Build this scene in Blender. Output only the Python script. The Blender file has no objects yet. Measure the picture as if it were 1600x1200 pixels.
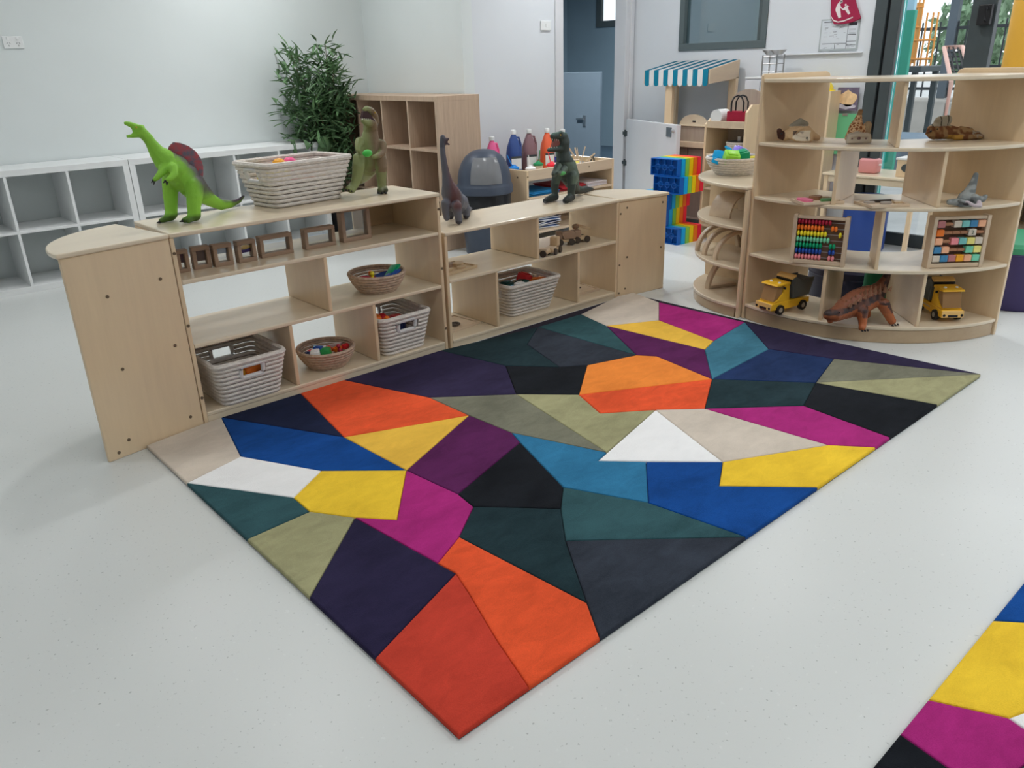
import bpy, bmesh, math, random
import numpy as np
from mathutils import Vector, Matrix, Euler
random.seed(7)
SC = bpy.context.scene
COL = SC.collection
# ------------------------------------------------------------------ camera
FPX = 1228.0
PITCH, ROLL, YAW, EYE = math.radians(22.15), math.radians(1.70), math.radians(41.2), 1.315
_c, _s = math.cos(-YAW), math.sin(-YAW)
def _rz(v): return Vector((_c*v[0]-_s*v[1], _s*v[0]+_c*v[1], v[2]))
_F = Vector((0, math.cos(PITCH), -math.sin(PITCH)))
_U = Vector((0, math.sin(PITCH), math.cos(PITCH)))
_R = Vector((1, 0, 0))
_R, _U = math.cos(ROLL)*_R-math.sin(ROLL)*_U, math.sin(ROLL)*_R+math.cos(ROLL)*_U
CF, CR, CU = _rz(_F), _rz(_R), _rz(_U)
ORG = Vector((0, 0, EYE))
cam = bpy.data.cameras.new('camera')
cam.sensor_width = 36.0
cam.lens = FPX*36.0/1600.0
cam.clip_end = 200
camo = bpy.data.objects.new('camera', cam)
COL.objects.link(camo)
M = Matrix((CR, CU, -CF)).transposed().to_4x4()
M.translation = ORG
camo.matrix_world = M
SC.camera = camo
# measuring helpers: where a sight line meets a real plane of the room
def ray(px, py): return CF+CR*((px-800)/FPX)-CU*((py-600)/FPX)
def at(px, py, z=0.0):
    d = ray(px, py); return ORG+d*((z-EYE)/d.z)
def atx(px, py, x):
    d = ray(px, py); return ORG+d*(x/d.x)
def aty(px, py, y):
    d = ray(px, py); return ORG+d*(y/d.y)
# ------------------------------------------------------------------ world, lamps, exposure
SC.view_settings.view_transform = 'Standard'
SC.view_settings.look = 'None'
SC.view_settings.gamma = 1.0
SC.view_settings.exposure = -0.17
SC.view_settings.use_curve_mapping = False
W = bpy.data.worlds.new('sky'); SC.world = W; W.use_nodes = True
wn = W.node_tree.nodes; wl = W.node_tree.links
bg = wn['Background']
tc = wn.new('ShaderNodeTexCoord'); no = wn.new('ShaderNodeTexNoise'); cr = wn.new('ShaderNodeValToRGB')
no.inputs['Scale'].default_value = 2.5
cr.color_ramp.elements[0].color = (0.80, 0.88, 1.0, 1); cr.color_ramp.elements[1].color = (1.0, 1.0, 1.0, 1)
wl.new(tc.outputs['Generated'], no.inputs['Vector']); wl.new(no.outputs['Fac'], cr.inputs['Fac']); wl.new(cr.outputs['Color'], bg.inputs['Color'])
bg.inputs['Strength'].default_value = 2.05
def lamp(name, loc, rot, power, size, shape='DISK', size_y=None, color=(1, 1, 1)):
    l = bpy.data.lights.new(name, 'AREA'); l.energy = power; l.shape = shape; l.size = size; l.color = color
    if size_y: l.size_y = size_y
    if name == 'ceiling_downlight': l.spread = math.radians(165)
    o = bpy.data.objects.new(name, l); COL.objects.link(o); o.location = loc; o.rotation_euler = rot
    return o
for lx, ly, pw in ((-2.6, -3.4, 5), (-.6, -3.4, 5), (1.4, -3.4, 6), (3.2, -3.4, 8), (-2.6, -1.2, 5), (-.6, -1.2, 6.5), (1.4, -1.2, 9), (3.2, -1.2, 13), (4.9, -1.2, 11),
                   (-2.6, 1.0, 5), (-.6, 1.0, 6), (1.4, 1.0, 7.5), (3.2, 1.0, 12), (5.0, 1.0, 10), (-2.6, 3.2, 6), (-.3, 3.7, 7), (1.5, 3.7, 10), (3.1, 3.5, 10), (5.1, 2.7, 12), (4.8, 4.2, 17),
                   (-2.6, 5.2, 5), (-.6, 5.2, 5), (1.4, 5.2, 6), (2.8, 5.5, 17), (3.4, -2.6, 5)):
    lamp('ceiling_downlight', (lx, ly, 2.66), (0, 0, 0), pw, 0.15, color=(0.98, 0.99, 1.0))
# the open glazed doors on the right: a sampling portal for the sky, it gives off nothing itself
pt_ = lamp('door_portal', (5.97, 0.2, 1.18), (0, math.radians(90), 0), 1, 2.3, 'RECTANGLE', 5.1)
pt_.data.cycles.is_portal = True
for lx in (6.4, 8.6): lamp('washroom_downlight', (lx, 7.0, 2.6), (0, 0, 0), 140, 0.3, color=(0.9, 0.96, 1.0))  # unseen fill lamps added to lift the dark washroom

# ------------------------------------------------------------------ materials
def lin(c):
    return tuple(((v/255)/12.92 if v/255 <= .04045 else ((v/255+.055)/1.055)**2.4) for v in c)
def A(r, g, b, k=1.0):
    return tuple(min(.92, v*k) for v in lin((r, g, b)))
def newmat(name):
    m = bpy.data.materials.new(name); m.use_nodes = True
    return m, m.node_tree.nodes, m.node_tree.links, m.node_tree.nodes['Principled BSDF']
MATS = {}
def mat(name, col, rough=.5, var=.06, scale=8, spec=.4, bump=0, bscale=60, stretch=(1, 1, 1), metal=0, sheen=0, detail=3):
    if name in MATS: return MATS[name]
    m, n, l, b = newmat(name)
    b.inputs['Roughness'].default_value = rough
    b.inputs['Specular IOR Level'].default_value = spec
    b.inputs['Metallic'].default_value = metal
    if sheen:
        b.inputs['Sheen Weight'].default_value = sheen; b.inputs['Sheen Roughness'].default_value = .5
    t = n.new('ShaderNodeTexCoord'); mp = n.new('ShaderNodeMapping'); mp.inputs['Scale'].default_value = stretch
    l.new(t.outputs['Object'], mp.inputs['Vector'])
    nz = n.new('ShaderNodeTexNoise'); nz.inputs['Scale'].default_value = scale; nz.inputs['Detail'].default_value = detail
    l.new(mp.outputs['Vector'], nz.inputs['Vector'])
    r = n.new('ShaderNodeValToRGB'); r.color_ramp.elements[0].position = .3; r.color_ramp.elements[1].position = .7
    r.color_ramp.elements[0].color = tuple(max(0, v*(1-var)) for v in col)+(1,)
    r.color_ramp.elements[1].color = tuple(min(1, v*(1+var)) for v in col)+(1,)
    l.new(nz.outputs['Fac'], r.inputs['Fac']); l.new(r.outputs['Color'], b.inputs['Base Color'])
    if bump:
        n2 = n.new('ShaderNodeTexNoise'); n2.inputs['Scale'].default_value = bscale; n2.inputs['Detail'].default_value = 2
        l.new(mp.outputs['Vector'], n2.inputs['Vector'])
        bp = n.new('ShaderNodeBump'); bp.inputs['Strength'].default_value = bump; bp.inputs['Distance'].default_value = .004
        l.new(n2.outputs['Fac'], bp.inputs['Height']); l.new(bp.outputs['Normal'], b.inputs['Normal'])
    MATS[name] = m
    return m
def wood(name, col, var=.09, rough=.42, axis='X', grain=1.0):
    if name in MATS: return MATS[name]
    m, n, l, b = newmat(name)
    b.inputs['Roughness'].default_value = rough; b.inputs['Specular IOR Level'].default_value = .45
    if name.startswith('birch'): b.inputs['Coat Weight'].default_value = .45; b.inputs['Coat Roughness'].default_value = .22
    t = n.new('ShaderNodeTexCoord'); mp = n.new('ShaderNodeMapping')
    mp.inputs['Scale'].default_value = {'X': (.8, 9, 9), 'Z': (9, 9, .8), 'Y': (9, .8, 9)}[axis]
    l.new(t.outputs['Object'], mp.inputs['Vector'])
    n1 = n.new('ShaderNodeTexNoise'); n1.inputs['Scale'].default_value = 2.2*grain; n1.inputs['Detail'].default_value = 5; n1.inputs['Distortion'].default_value = .6
    n2 = n.new('ShaderNodeTexNoise'); n2.inputs['Scale'].default_value = 14*grain; n2.inputs['Detail'].default_value = 3
    l.new(mp.outputs['Vector'], n1.inputs['Vector']); l.new(mp.outputs['Vector'], n2.inputs['Vector'])
    mx = n.new('ShaderNodeMath'); mx.operation = 'MULTIPLY_ADD'; mx.inputs[1].default_value = .35
    l.new(n2.outputs['Fac'], mx.inputs[0]); l.new(n1.outputs['Fac'], mx.inputs[2])
    r = n.new('ShaderNodeValToRGB'); r.color_ramp.elements[0].position = .42; r.color_ramp.elements[1].position = .95
    r.color_ramp.elements[0].color = tuple(v*(1+var) for v in col)+(1,)
    r.color_ramp.elements[1].color = tuple(v*(1-var) for v in col[:1])+tuple(v*(1-var*1.25) for v in col[1:])+(1,)
    l.new(mx.outputs[0], r.inputs['Fac']); l.new(r.outputs['Color'], b.inputs['Base Color'])
    MATS[name] = m
    return m
def paintmat(name, rough=.45, spec=.4, bump=.25, bscale=140):
    m, n, l, b = newmat(name)
    a = n.new('ShaderNodeAttribute'); a.attribute_name = 'paint'
    l.new(a.outputs['Color'], b.inputs['Base Color']); b.inputs['Roughness'].default_value = rough; b.inputs['Specular IOR Level'].default_value = spec
    t = n.new('ShaderNodeTexCoord'); n2 = n.new('ShaderNodeTexNoise'); n2.inputs['Scale'].default_value = bscale
    l.new(t.outputs['Object'], n2.inputs['Vector'])
    bp = n.new('ShaderNodeBump'); bp.inputs['Strength'].default_value = bump; bp.inputs['Distance'].default_value = .003
    l.new(n2.outputs['Fac'], bp.inputs['Height']); l.new(bp.outputs['Normal'], b.inputs['Normal'])
    MATS[name] = m
    return m
def glassmat(name, tint=(1, 1, 1), gloss=.12, rough=.02):
    if name in MATS: return MATS[name]
    m = bpy.data.materials.new(name); m.use_nodes = True; n = m.node_tree.nodes; l = m.node_tree.links
    n.remove(n['Principled BSDF']); out = n['Material Output']
    tr = n.new('ShaderNodeBsdfTransparent'); tr.inputs['Color'].default_value = tint+(1,)
    gl = n.new('ShaderNodeBsdfGlossy'); gl.inputs['Roughness'].default_value = rough
    fr = n.new('ShaderNodeFresnel'); fr.inputs['IOR'].default_value = 1.45
    ad = n.new('ShaderNodeMath'); ad.operation = 'ADD'; ad.inputs[1].default_value = gloss; ad.use_clamp = True
    mx = n.new('ShaderNodeMixShader')
    l.new(fr.outputs[0], ad.inputs[0]); l.new(ad.outputs[0], mx.inputs[0]); l.new(tr.outputs[0], mx.inputs[1]); l.new(gl.outputs[0], mx.inputs[2]); l.new(mx.outputs[0], out.inputs['Surface'])
    MATS[name] = m
    return m
BIRCH = wood('birch_ply', (.76, .645, .475), .04, .34, 'X')  # paler than the upright copy: sheen on flat boards put into the colour
BIRCHV = wood('birch_ply_upright', (.77, .595, .385), .045, .42, 'Z')  # same birch; brighter, warmer front light put into the colour
BIRCHD = wood('birch_ply_edge', (.50, .365, .225), .06, .5, 'X')
OAK = wood('oak_laminate', (.53, .395, .285), .12, .5, 'Z', 2.0)
BEECH = wood('beech_frame', (.36, .245, .165), .08, .5, 'X')
PINE = wood('pale_pine', (.66, .52, .37), .07, .45, 'X')
MAPLE = wood('maple', (.62, .46, .28), .06, .4, 'X')
WHITE = mat('white_laminate', (.80, .82, .82), .4, .01)
WALLM = mat('white_wall_paint', (.715, .765, .765), .8, .012, 3, .2, .06, 220)
WALLD = mat('white_wall_paint_cool', (.70, .735, .775), .8, .012, 3, .2, .06, 220)  # same white paint; bluer light on these walls is put into the colour
DOORW = mat('white_door_paint', (.70, .71, .74), .45, .01)
CEIL = mat('ceiling_paint', (.82, .82, .80), .9, .01)
STEELBLUE = mat('grey_blue_paint', (.16, .225, .27), .75, .04, 2)
DKFLOOR = mat('dark_vinyl', (.035, .06, .085), .5, .05)
CUBICLE = mat('pale_blue_laminate', (.15, .19, .225), .5, .02)
CHAR = mat('charcoal_metal', (.055, .07, .075), .5, .06)
BLACK = mat('black_plastic', (.012, .012, .014), .45, .1)
CHROME = mat('brushed_steel', (.55, .55, .56), .3, .03, metal=1)
SCREW = mat('brass_bolt', (.17, .12, .075), .45, .05, metal=.3)
CLEAR = glassmat('clear_glass', (.96, .98, .98), .03)
SMOKE = glassmat('tinted_glass', (.62, .72, .74), .10)
def plastic(name, r, g, b, rough=.38, k=1.35): return mat(name, A(r, g, b, k), rough, .03, 6)

# ------------------------------------------------------------------ mesh helpers
def merge(bm, tmp):
    me = bpy.data.meshes.new('t'); tmp.to_mesh(me); tmp.free(); bm.from_mesh(me); bpy.data.meshes.remove(me)
def BM(): return bmesh.new()
def box(bm, c, s, rz=0, bev=0, rot=None, seg=2):
    t = BM(); bmesh.ops.create_cube(t, size=1)
    bmesh.ops.scale(t, vec=s, verts=t.verts)
    if bev: bmesh.ops.bevel(t, geom=t.edges[:]+t.verts[:], offset=bev, segments=seg, affect='EDGES', profile=.5)
    m = Matrix.Translation(c) @ (rot.to_matrix().to_4x4() if rot is not None else Matrix.Rotation(rz, 4, 'Z'))
    bmesh.ops.transform(t, matrix=m, verts=t.verts)
    merge(bm, t); return bm
def box2(bm, lo, hi, bev=0):
    lo, hi = Vector(lo), Vector(hi)
    return box(bm, (lo+hi)/2, hi-lo, bev=bev)
def lathe(bm, prof, n=24, c=(0, 0, 0), mtx=None):
    rings = []
    for r, z in prof:
        if r < 1e-6: rings.append([bm.verts.new((0, 0, z))])
        else: rings.append([bm.verts.new((r*math.cos(2*math.pi*i/n), r*math.sin(2*math.pi*i/n), z)) for i in range(n)])
    vs = [v for r in rings for v in r]
    for a, b in zip(rings, rings[1:]):
        for i in range(n):
            j = (i+1) % n
            if len(a) == 1 and len(b) == 1: continue
            if len(a) == 1: bm.faces.new((a[0], b[j], b[i]))
            elif len(b) == 1: bm.faces.new((a[i], a[j], b[0]))
            else: bm.faces.new((a[i], a[j], b[j], b[i]))
    m = Matrix.Translation(c) @ (mtx if mtx is not None else Matrix.Identity(4))
    bmesh.ops.transform(bm, matrix=m, verts=vs)
    return bm
def cyl(bm, p0, p1, r, n=12, r1=None, cap=True):
    p0, p1 = Vector(p0), Vector(p1); d = p1-p0; L = d.length
    q = Vector((0, 0, 1)).rotation_difference(d.normalized()).to_matrix().to_4x4()
    r1 = r if r1 is None else r1
    pr = [(r, 0), (r1, L)]
    if cap: pr = [(0, 0)]+pr+[(0, L)]
    return lathe(bm, pr, n, p0, q)
def ball(bm, c, r, n=10, sc=(1, 1, 1)):
    t = BM(); bmesh.ops.create_uvsphere(t, u_segments=n, v_segments=max(5, n//2+1), radius=r)
    bmesh.ops.scale(t, vec=sc, verts=t.verts); bmesh.ops.translate(t, vec=c, verts=t.verts)
    merge(bm, t); return bm
def tube(bm, pts, r, n=8, closed=False, sq=1.0):
    pts = [Vector(p) for p in pts]; N = len(pts); rings = []
    up = Vector((0, 0, 1))
    for i, p in enumerate(pts):
        a = pts[(i-1) % N] if (closed or i > 0) else p
        b = pts[(i+1) % N] if (closed or i < N-1) else p
        d = (b-a).normalized()
        u = up if abs(d.dot(up)) < .95 else Vector((1, 0, 0))
        x = d.cross(u).normalized(); y = x.cross(d).normalized()
        rr = r[i] if isinstance(r, (list, tuple)) else r
        rings.append([bm.verts.new(p+x*(rr*math.cos(2*math.pi*k/n))+y*(rr*sq*math.sin(2*math.pi*k/n))) for k in range(n)])
    m = N if closed else N-1
    for i in range(m):
        a, b = rings[i], rings[(i+1) % N]
        for k in range(n):
            bm.faces.new((a[k], b[k], b[(k+1) % n], a[(k+1) % n]))
    if not closed:
        bm.faces.new(rings[0]); bm.faces.new(rings[-1][::-1])
    return bm
def prism(bm, poly, h0, h1, mtx=None, bev=0):
    """closed polygon (x,y) extruded between h0 and h1 along z"""
    t = BM()
    a = [t.verts.new((x, y, h0)) for x, y in poly]; b = [t.verts.new((x, y, h1)) for x, y in poly]
    n = len(poly)
    f0 = t.faces.new(a[::-1]); f1 = t.faces.new(b)
    for i in range(n): t.faces.new((a[i], a[(i+1) % n], b[(i+1) % n], b[i]))
    bmesh.ops.recalc_face_normals(t, faces=t.faces)
    if bev: bmesh.ops.bevel(t, geom=[e for e in t.edges], offset=bev, segments=2, affect='EDGES', profile=.5)
    if mtx is not None: bmesh.ops.transform(t, matrix=mtx, verts=t.verts)
    merge(bm, t); return bm
XZ = Matrix(((1, 0, 0, 0), (0, 0, 1, 0), (0, 1, 0, 0), (0, 0, 0, 1)))   # polygon (x,y) -> (x, z), height -> y
YZ = Matrix(((0, 0, 1, 0), (1, 0, 0, 0), (0, 1, 0, 0), (0, 0, 0, 1)))   # polygon (x,y) -> (y, z), height -> x
def obj(name, bm, m=None, parent=None, smooth=False, label=None, kind=None):
    me = bpy.data.meshes.new(name)
    bmesh.ops.recalc_face_normals(bm, faces=bm.faces)
    bm.to_mesh(me); bm.free()
    if m: me.materials.append(m)
    if smooth:
        me.polygons.foreach_set('use_smooth', [True]*len(me.polygons))
        me.set_sharp_from_angle(angle=math.radians(42))
    o = bpy.data.objects.new(name, me); COL.objects.link(o)
    if parent: o.parent = parent
    if label: o['label'] = label
    if kind: o['kind'] = kind
    return o
def inst(src, parent=None, loc=None, rot=None, mtl=None):
    o = src.copy(); COL.objects.link(o)
    if parent: o.parent = parent
    if loc is not None: o.location = loc
    if rot is not None: o.rotation_euler = rot
    return o
def thing(name, label, cat, loc=(0, 0, 0), rz=0, group=None):
    o = bpy.data.objects.new(name, None); COL.objects.link(o); o.empty_display_size = .05
    o.location = loc; o.rotation_euler = (0, 0, rz); o['label'] = label; o['category'] = cat
    if group: o['group'] = group
    return o
def tag(o, label, cat, group=None):
    o['label'] = label; o['category'] = cat
    if group: o['group'] = group
    return o
def struct(name, bm, m, parent=None):
    o = obj(name, bm, m, parent)
    if not parent: o['kind'] = 'structure'
    return o
def dup(root, loc, rz, label, group=None):
    r = root.copy(); COL.objects.link(r); r.location = loc; r.rotation_euler = (0, 0, rz); r['label'] = label
    if group: r['group'] = group
    for ch in list(root.children):
        c = ch.copy(); COL.objects.link(c); c.parent = r
        for g in ch.children:
            d = g.copy(); COL.objects.link(d); d.parent = c
    return r
_ico = BM(); bmesh.ops.create_icosphere(_ico, subdivisions=2, radius=1)
_ico.verts.ensure_lookup_table()
ICV = np.array([v.co[:] for v in _ico.verts]); ICF = np.array([[v.index for v in f.verts] for f in _ico.faces]); _ico.free()
def organic(name, chains, mtl, parent=None, voxel=.004, smooth=4, paint=None, origin=(0, 0, 0), label=None):
    """one continuous skin over chains of spheres [(point, radius), ...]"""
    V, Fc, k = [], [], 0
    o3 = np.array(origin)
    for ch in chains:
        ch = [(np.array(p, float), r) for p, r in ch]
        S = [ch[0]]
        for (p, r), (q, s) in zip(ch, ch[1:]):
            L = np.linalg.norm(q-p); n = max(1, int(L/(max(.0015, min(r, s))*.45)))
            for i in range(1, n+1):
                t = i/n; S.append((p+(q-p)*t, r+(s-r)*t))
        for p, r in S:
            V.append(ICV*r+p-o3); Fc.append(ICF+k); k += len(ICV)
    V = np.concatenate(V); Fc = np.concatenate(Fc)
    me = bpy.data.meshes.new('t'); me.from_pydata(V.tolist(), [], Fc.tolist())
    t = bpy.data.objects.new('t', me); COL.objects.link(t)
    md = t.modifiers.new('r', 'REMESH'); md.mode = 'VOXEL'; md.voxel_size = voxel
    ms = t.modifiers.new('s', 'SMOOTH'); ms.iterations = smooth; ms.factor = .5
    dg = bpy.context.evaluated_depsgraph_get()
    nm = bpy.data.meshes.new_from_object(t.evaluated_get(dg)); nm.name = name
    bpy.data.objects.remove(t); bpy.data.meshes.remove(me)
    nm.materials.clear(); nm.materials.append(mtl)
    nm.polygons.foreach_set('use_smooth', [True]*len(nm.polygons))
    if paint:
        ca = nm.color_attributes.new('paint', 'FLOAT_COLOR', 'POINT')
        for i, v in enumerate(nm.vertices):
            c = paint(v.co+Vector(origin), v.normal)
            ca.data[i].color = (c[0], c[1], c[2], 1)
    o = bpy.data.objects.new(name, nm); COL.objects.link(o)
    if parent: o.parent = parent
    if label: o['label'] = label
    return o
def mixc(a, b, t):
    t = max(0., min(1., t)); return tuple(x+(y-x)*t for x, y in zip(a, b))
def ss(a, b, x):
    t = max(0., min(1., (x-a)/(b-a))); return t*t*(3-2*t)

# ================================================================== THE SETTING
XR, YD, YB, XS = 5.92, 4.98, 6.33, 3.97          # right wall, doorway wall, back wall, short side wall
# floor: pale speckled vinyl
def floor_material():
    m, n, l, b = newmat('speckled_vinyl')
    t = n.new('ShaderNodeTexCoord')
    def noise(scale, det=2):
        z = n.new('ShaderNodeTexNoise'); z.inputs['Scale'].default_value = scale; z.inputs['Detail'].default_value = det
        l.new(t.outputs['Object'], z.inputs['Vector']); return z
    def ramp(src, a, b_, ca, cb):
        r = n.new('ShaderNodeValToRGB'); e = r.color_ramp.elements
        e[0].position = a; e[1].position = b_; e[0].color = ca; e[1].color = cb
        l.new(src.outputs['Fac'], r.inputs['Fac']); return r
    base = ramp(noise(1.2), .3, .7, (.675, .70, .685, 1), (.70, .725, .715, 1))
    dk = ramp(noise(95, 3), .27, .34, (.52, .54, .53, 1), (1, 1, 1, 1))
    lt = ramp(noise(60, 2), .68, .74, (1, 1, 1, 1), (1.06, 1.06, 1.06, 1))
    m1 = n.new('ShaderNodeMixRGB'); m1.blend_type = 'MULTIPLY'; m1.inputs[0].default_value = .8
    m2 = n.new('ShaderNodeMixRGB'); m2.blend_type = 'MULTIPLY'; m2.inputs[0].default_value = 1
    l.new(base.outputs[0], m1.inputs[1]); l.new(dk.outputs[0], m1.inputs[2]); l.new(m1.outputs[0], m2.inputs[1]); l.new(lt.outputs[0], m2.inputs[2])
    l.new(m2.outputs[0], b.inputs['Base Color']); b.inputs['Roughness'].default_value = .33; b.inputs['Specular IOR Level'].default_value = .42
    return m
FLOOR = floor_material()
bm = BM(); box2(bm, (-5.1, -8.1, -.1), (XR+.06, YD+.05, 0)); box2(bm, (-5.1, YD+.05, -.1), (XS+.1, YB+.1, 0)); struct('floor', bm, FLOOR)
bm = BM(); box2(bm, (-5.1, -8.1, 2.7), (XR+.1, YB+.1, 2.8)); struct('ceiling', bm, CEIL)
bm = BM(); box2(bm, (-5.1, YB, 0), (XS+.1, YB+.1, 2.7)); struct('wall_back', bm, WALLM)
bm = BM(); box2(bm, (XS, YD, 0), (XS+.1, YB, 2.7)); struct('wall_side', bm, WALLM)
bm = BM(); box2(bm, (-5.1, -8.1, 0), (-5, YB, 2.7)); struct('wall_left', bm, WALLM)
bm = BM(); box2(bm, (-5, -8.1, 0), (XR, -8, 2.7)); struct('wall_front', bm, WALLM)
DX0, DX1, DZ = 5.02, 5.80, 2.12                   # doorway to the washroom
bm = BM()
box2(bm, (XS+.1, YD, 0), (DX0-.03, YD+.1, 2.7)); box2(bm, (DX0-.03, YD, DZ+.03), (DX1+.03, YD+.1, 2.7)); box2(bm, (DX1+.03, YD, 0), (XR+.1, YD+.1, 2.7))
struct('wall_door', bm, WALLD)
dr = struct('door_1', box2(BM(), (DX0-.09, YD-.014, 0), (DX0, YD+.114, DZ)), DOORW)     # white door casing
for lo, hi in (((DX1, YD-.014, 0), (DX1+.055, YD+.114, DZ)), ((DX0-.09, YD-.014, DZ), (DX1+.09, YD+.114, DZ+.09)), ((DX1+.055, YD-.028, 0), (DX1+.10, YD, DZ))):
    obj('door_casing', box2(BM(), lo, hi, .004), DOORW, dr)
# washroom seen through the doorway
bm = BM(); box2(bm, (XS+.1, YD+.05, -.1), (10.5, 10.2, -.002)); struct('floor_washroom', bm, DKFLOOR)
bm = BM(); box2(bm, (10.3, YD+.1, 0), (10.4, 10.1, 1.82)); box2(bm, (10.3, 9.42, 1.82), (10.4, 10.1, 2.7)); box2(bm, (10.3, YD+.1, 1.82), (10.4, 8.55, 2.7)); box2(bm, (10.3, 8.55, 2.5), (10.4, 9.42, 2.7)); struct('wall_washroom_far', bm, STEELBLUE)
bm = BM(); box2(bm, (XS+.1, 10.1, 0), (10.4, 10.2, 2.7)); struct('wall_washroom_back', bm, STEELBLUE)
bm = BM(); box2(bm, (XS+.1, YB, 0), (XS+.2, 10.1, 2.7)); struct('wall_washroom_left', bm, STEELBLUE)
bm = BM(); box2(bm, (XS+.1, YD+.1, 2.7), (10.5, 10.2, 2.8)); struct('ceiling_washroom', bm, STEELBLUE)
CLAD = mat('grey_cladding', (.20, .235, .255), .6, .05, 1.5, stretch=(1, 1, 12))
bm = BM(); box2(bm, (XR+.1, YD, 0), (10.5, YD+.1, 1.86)); struct('wall_outer', bm, CLAD)
bm = BM(); box2(bm, (XR+.1, YD, 1.86), (10.5, YD+.1, 2.7)); struct('trim_1', bm, WHITE)  # white band added in place of the bright sky above the cladding
wf = struct('window_1', box2(BM(), (10.27, 8.55, 1.82), (10.33, 8.66, 2.5)), CHAR)
obj('window_sill', box2(BM(), (10.27, 8.66, 1.82), (10.33, 9.42, 1.91)), CHAR, wf); obj('window_frame', box2(BM(), (10.27, 9.32, 1.91), (10.33, 9.42, 2.5)), CHAR, wf)
obj('pane', box2(BM(), (10.29, 8.66, 1.91), (10.30, 9.32, 2.5)), CLEAR, wf)
# toilet cubicle panel with a lever handle
tp = thing('cubicle_partition', 'pale blue low toilet cubicle panel inside the dark washroom', 'partition', (8, 7.25, 0))
obj('panel', box2(BM(), (0, 0, .12), (.03, .95, 1.19), .004), CUBICLE, tp)
obj('foot', box2(BM(), (.005, .04, -.002), (.025, .09, .12)), CHAR, tp); obj('foot', box2(BM(), (.005, .84, -.002), (.025, .89, .12)), CHAR, tp)
h = obj('handle_plate', box2(BM(), (-.012, .25, .52), (0, .30, .66), .003), CHROME, tp)
obj('lever', box2(BM(), (-.035, .27, .60), (-.012, .40, .625), .004), CHROME, h)
# right wall with window
WY0, WY1, WZ0, WZ1 = 3.645, 4.475, 1.378, 2.25
bm = BM()
box2(bm, (XR, 2.80, 0), (XR+.1, YD, WZ0)); box2(bm, (XR, 2.80, WZ0), (XR+.1, WY0, 2.7)); box2(bm, (XR, WY1, WZ0), (XR+.1, YD, 2.7)); box2(bm, (XR, WY0, WZ1), (XR+.1, WY1, 2.7)); box2(bm, (XR, -8.1, 2.35), (XR+.1, 2.80, 2.7)); box2(bm, (XR, -8.1, 0), (XR+.1, -2.4, 2.35))
struct('wall_right', bm, WALLD)
FR = mat('grey_window_frame', (.105, .135, .14), .5, .03)
w = struct('window_2', box2(BM(), (XR-.012, WY0, WZ0), (XR+.07, WY1, WZ0+.055), .003), FR)
for lo, hi in (((XR-.012, WY1-.05, WZ0+.055), (XR+.07, WY1, WZ1-.05)), ((XR-.012, WY0, WZ0+.055), (XR+.07, WY0+.05, WZ1-.05)), ((XR-.012, WY0, WZ1-.05), (XR+.07, WY1, WZ1)), ((XR+.04, WY0+.05, WZ0+.055), (XR+.06, WY0+.11, WZ1-.05))):
    obj('window_frame', box2(BM(), lo, hi, .003), FR, w)
obj('pane', box2(BM(), (XR+.03, WY0+.05, WZ0+.05), (XR+.036, WY1-.05, WZ1-.05)), SMOKE, w)
# sliding glass doors
d = struct('door_2', box2(BM(), (XR-.03, 2.716, 0), (XR+.05, 2.80, 2.35), .004), CHAR)
obj('door_frame', box2(BM(), (XR-.02, 2.628, 0), (XR+.03, 2.700, 2.35), .004), CHAR, d)
obj('seal', box2(BM(), (XR+.00, 2.70, 0), (XR+.03, 2.716, 2.35)), BLACK, d)
obj('door_stile', box2(BM(), (XR-.03, 2.022, 0.0), (XR+.03, 2.17, 2.35), .004), CHAR, d)
obj('door_rail', box2(BM(), (XR-.01, 2.17, 0), (XR+.03, 2.612, .09), .003), CHAR, d)
obj('door_rail', box2(BM(), (XR-.01, -2.4, 2.28), (XR+.09, 2.612, 2.35), .003), CHAR, d)
obj('pane', box2(BM(), (XR+.005, 2.17, .09), (XR+.012, 2.612, 2.28)), CLEAR, d)
obj('track', box2(BM(), (XR-.03, -2.4, 0), (XR+.10, 2.022, .012)), CHAR, d)
lk = obj('lock', box2(BM(), (XR-.075, 2.035, 1.46), (XR-.03, 2.115, 1.58), .006), BLACK, d)
obj('latch', tube(BM(), [(XR-.075, 2.06, 1.48), (XR-.11, 2.055, 1.49), (XR-.11, 2.055, 1.55), (XR-.075, 2.06, 1.56)], .006, 8), BLACK, lk)
for y0 in (.2, -1.2):
    obj('door_stile', box2(BM(), (XR-.03, y0, 0.0), (XR+.03, y0+.11, 2.35), .004), CHAR, d)

# ------------------------------------------------------------------ outside
PAVE = mat('pale_paving', (.50, .51, .50), .8, .10, 3, .2, .3, 20)
bm = BM(); box2(bm, (XR+.06, -20, -.12), (60, YD, -.02)); box2(bm, (10.5, YD, -.12), (60, 30, -.02)); struct('ground_outside', bm, PAVE)
def block(name, label, cat, lo, hi, m, bev=.01):
    return tag(obj(name, box2(BM(), lo, hi, bev), m), label, cat)
TEAL = plastic('teal_panel', 30, 165, 160, .5, 1.0); GREEN = plastic('sea_green_panel', 40, 165, 140, .5, .9)
tl = thing('column', 'tall teal painted column just outside, beside the dark door frame', 'column', (7.2, 3.24, -.02))
obj('shaft', box2(BM(), (-.06, -.06, 0), (.06, .07, 3.0), .005), TEAL, tl); obj('base_plate', box2(BM(), (-.09, -.09, 0), (.09, .10, .02), .003), CHAR, tl)
rp = thing('striped_pole', 'thin red and white pole between teal column and green panel', 'pole', (8, 3.555, -.02))
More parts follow.
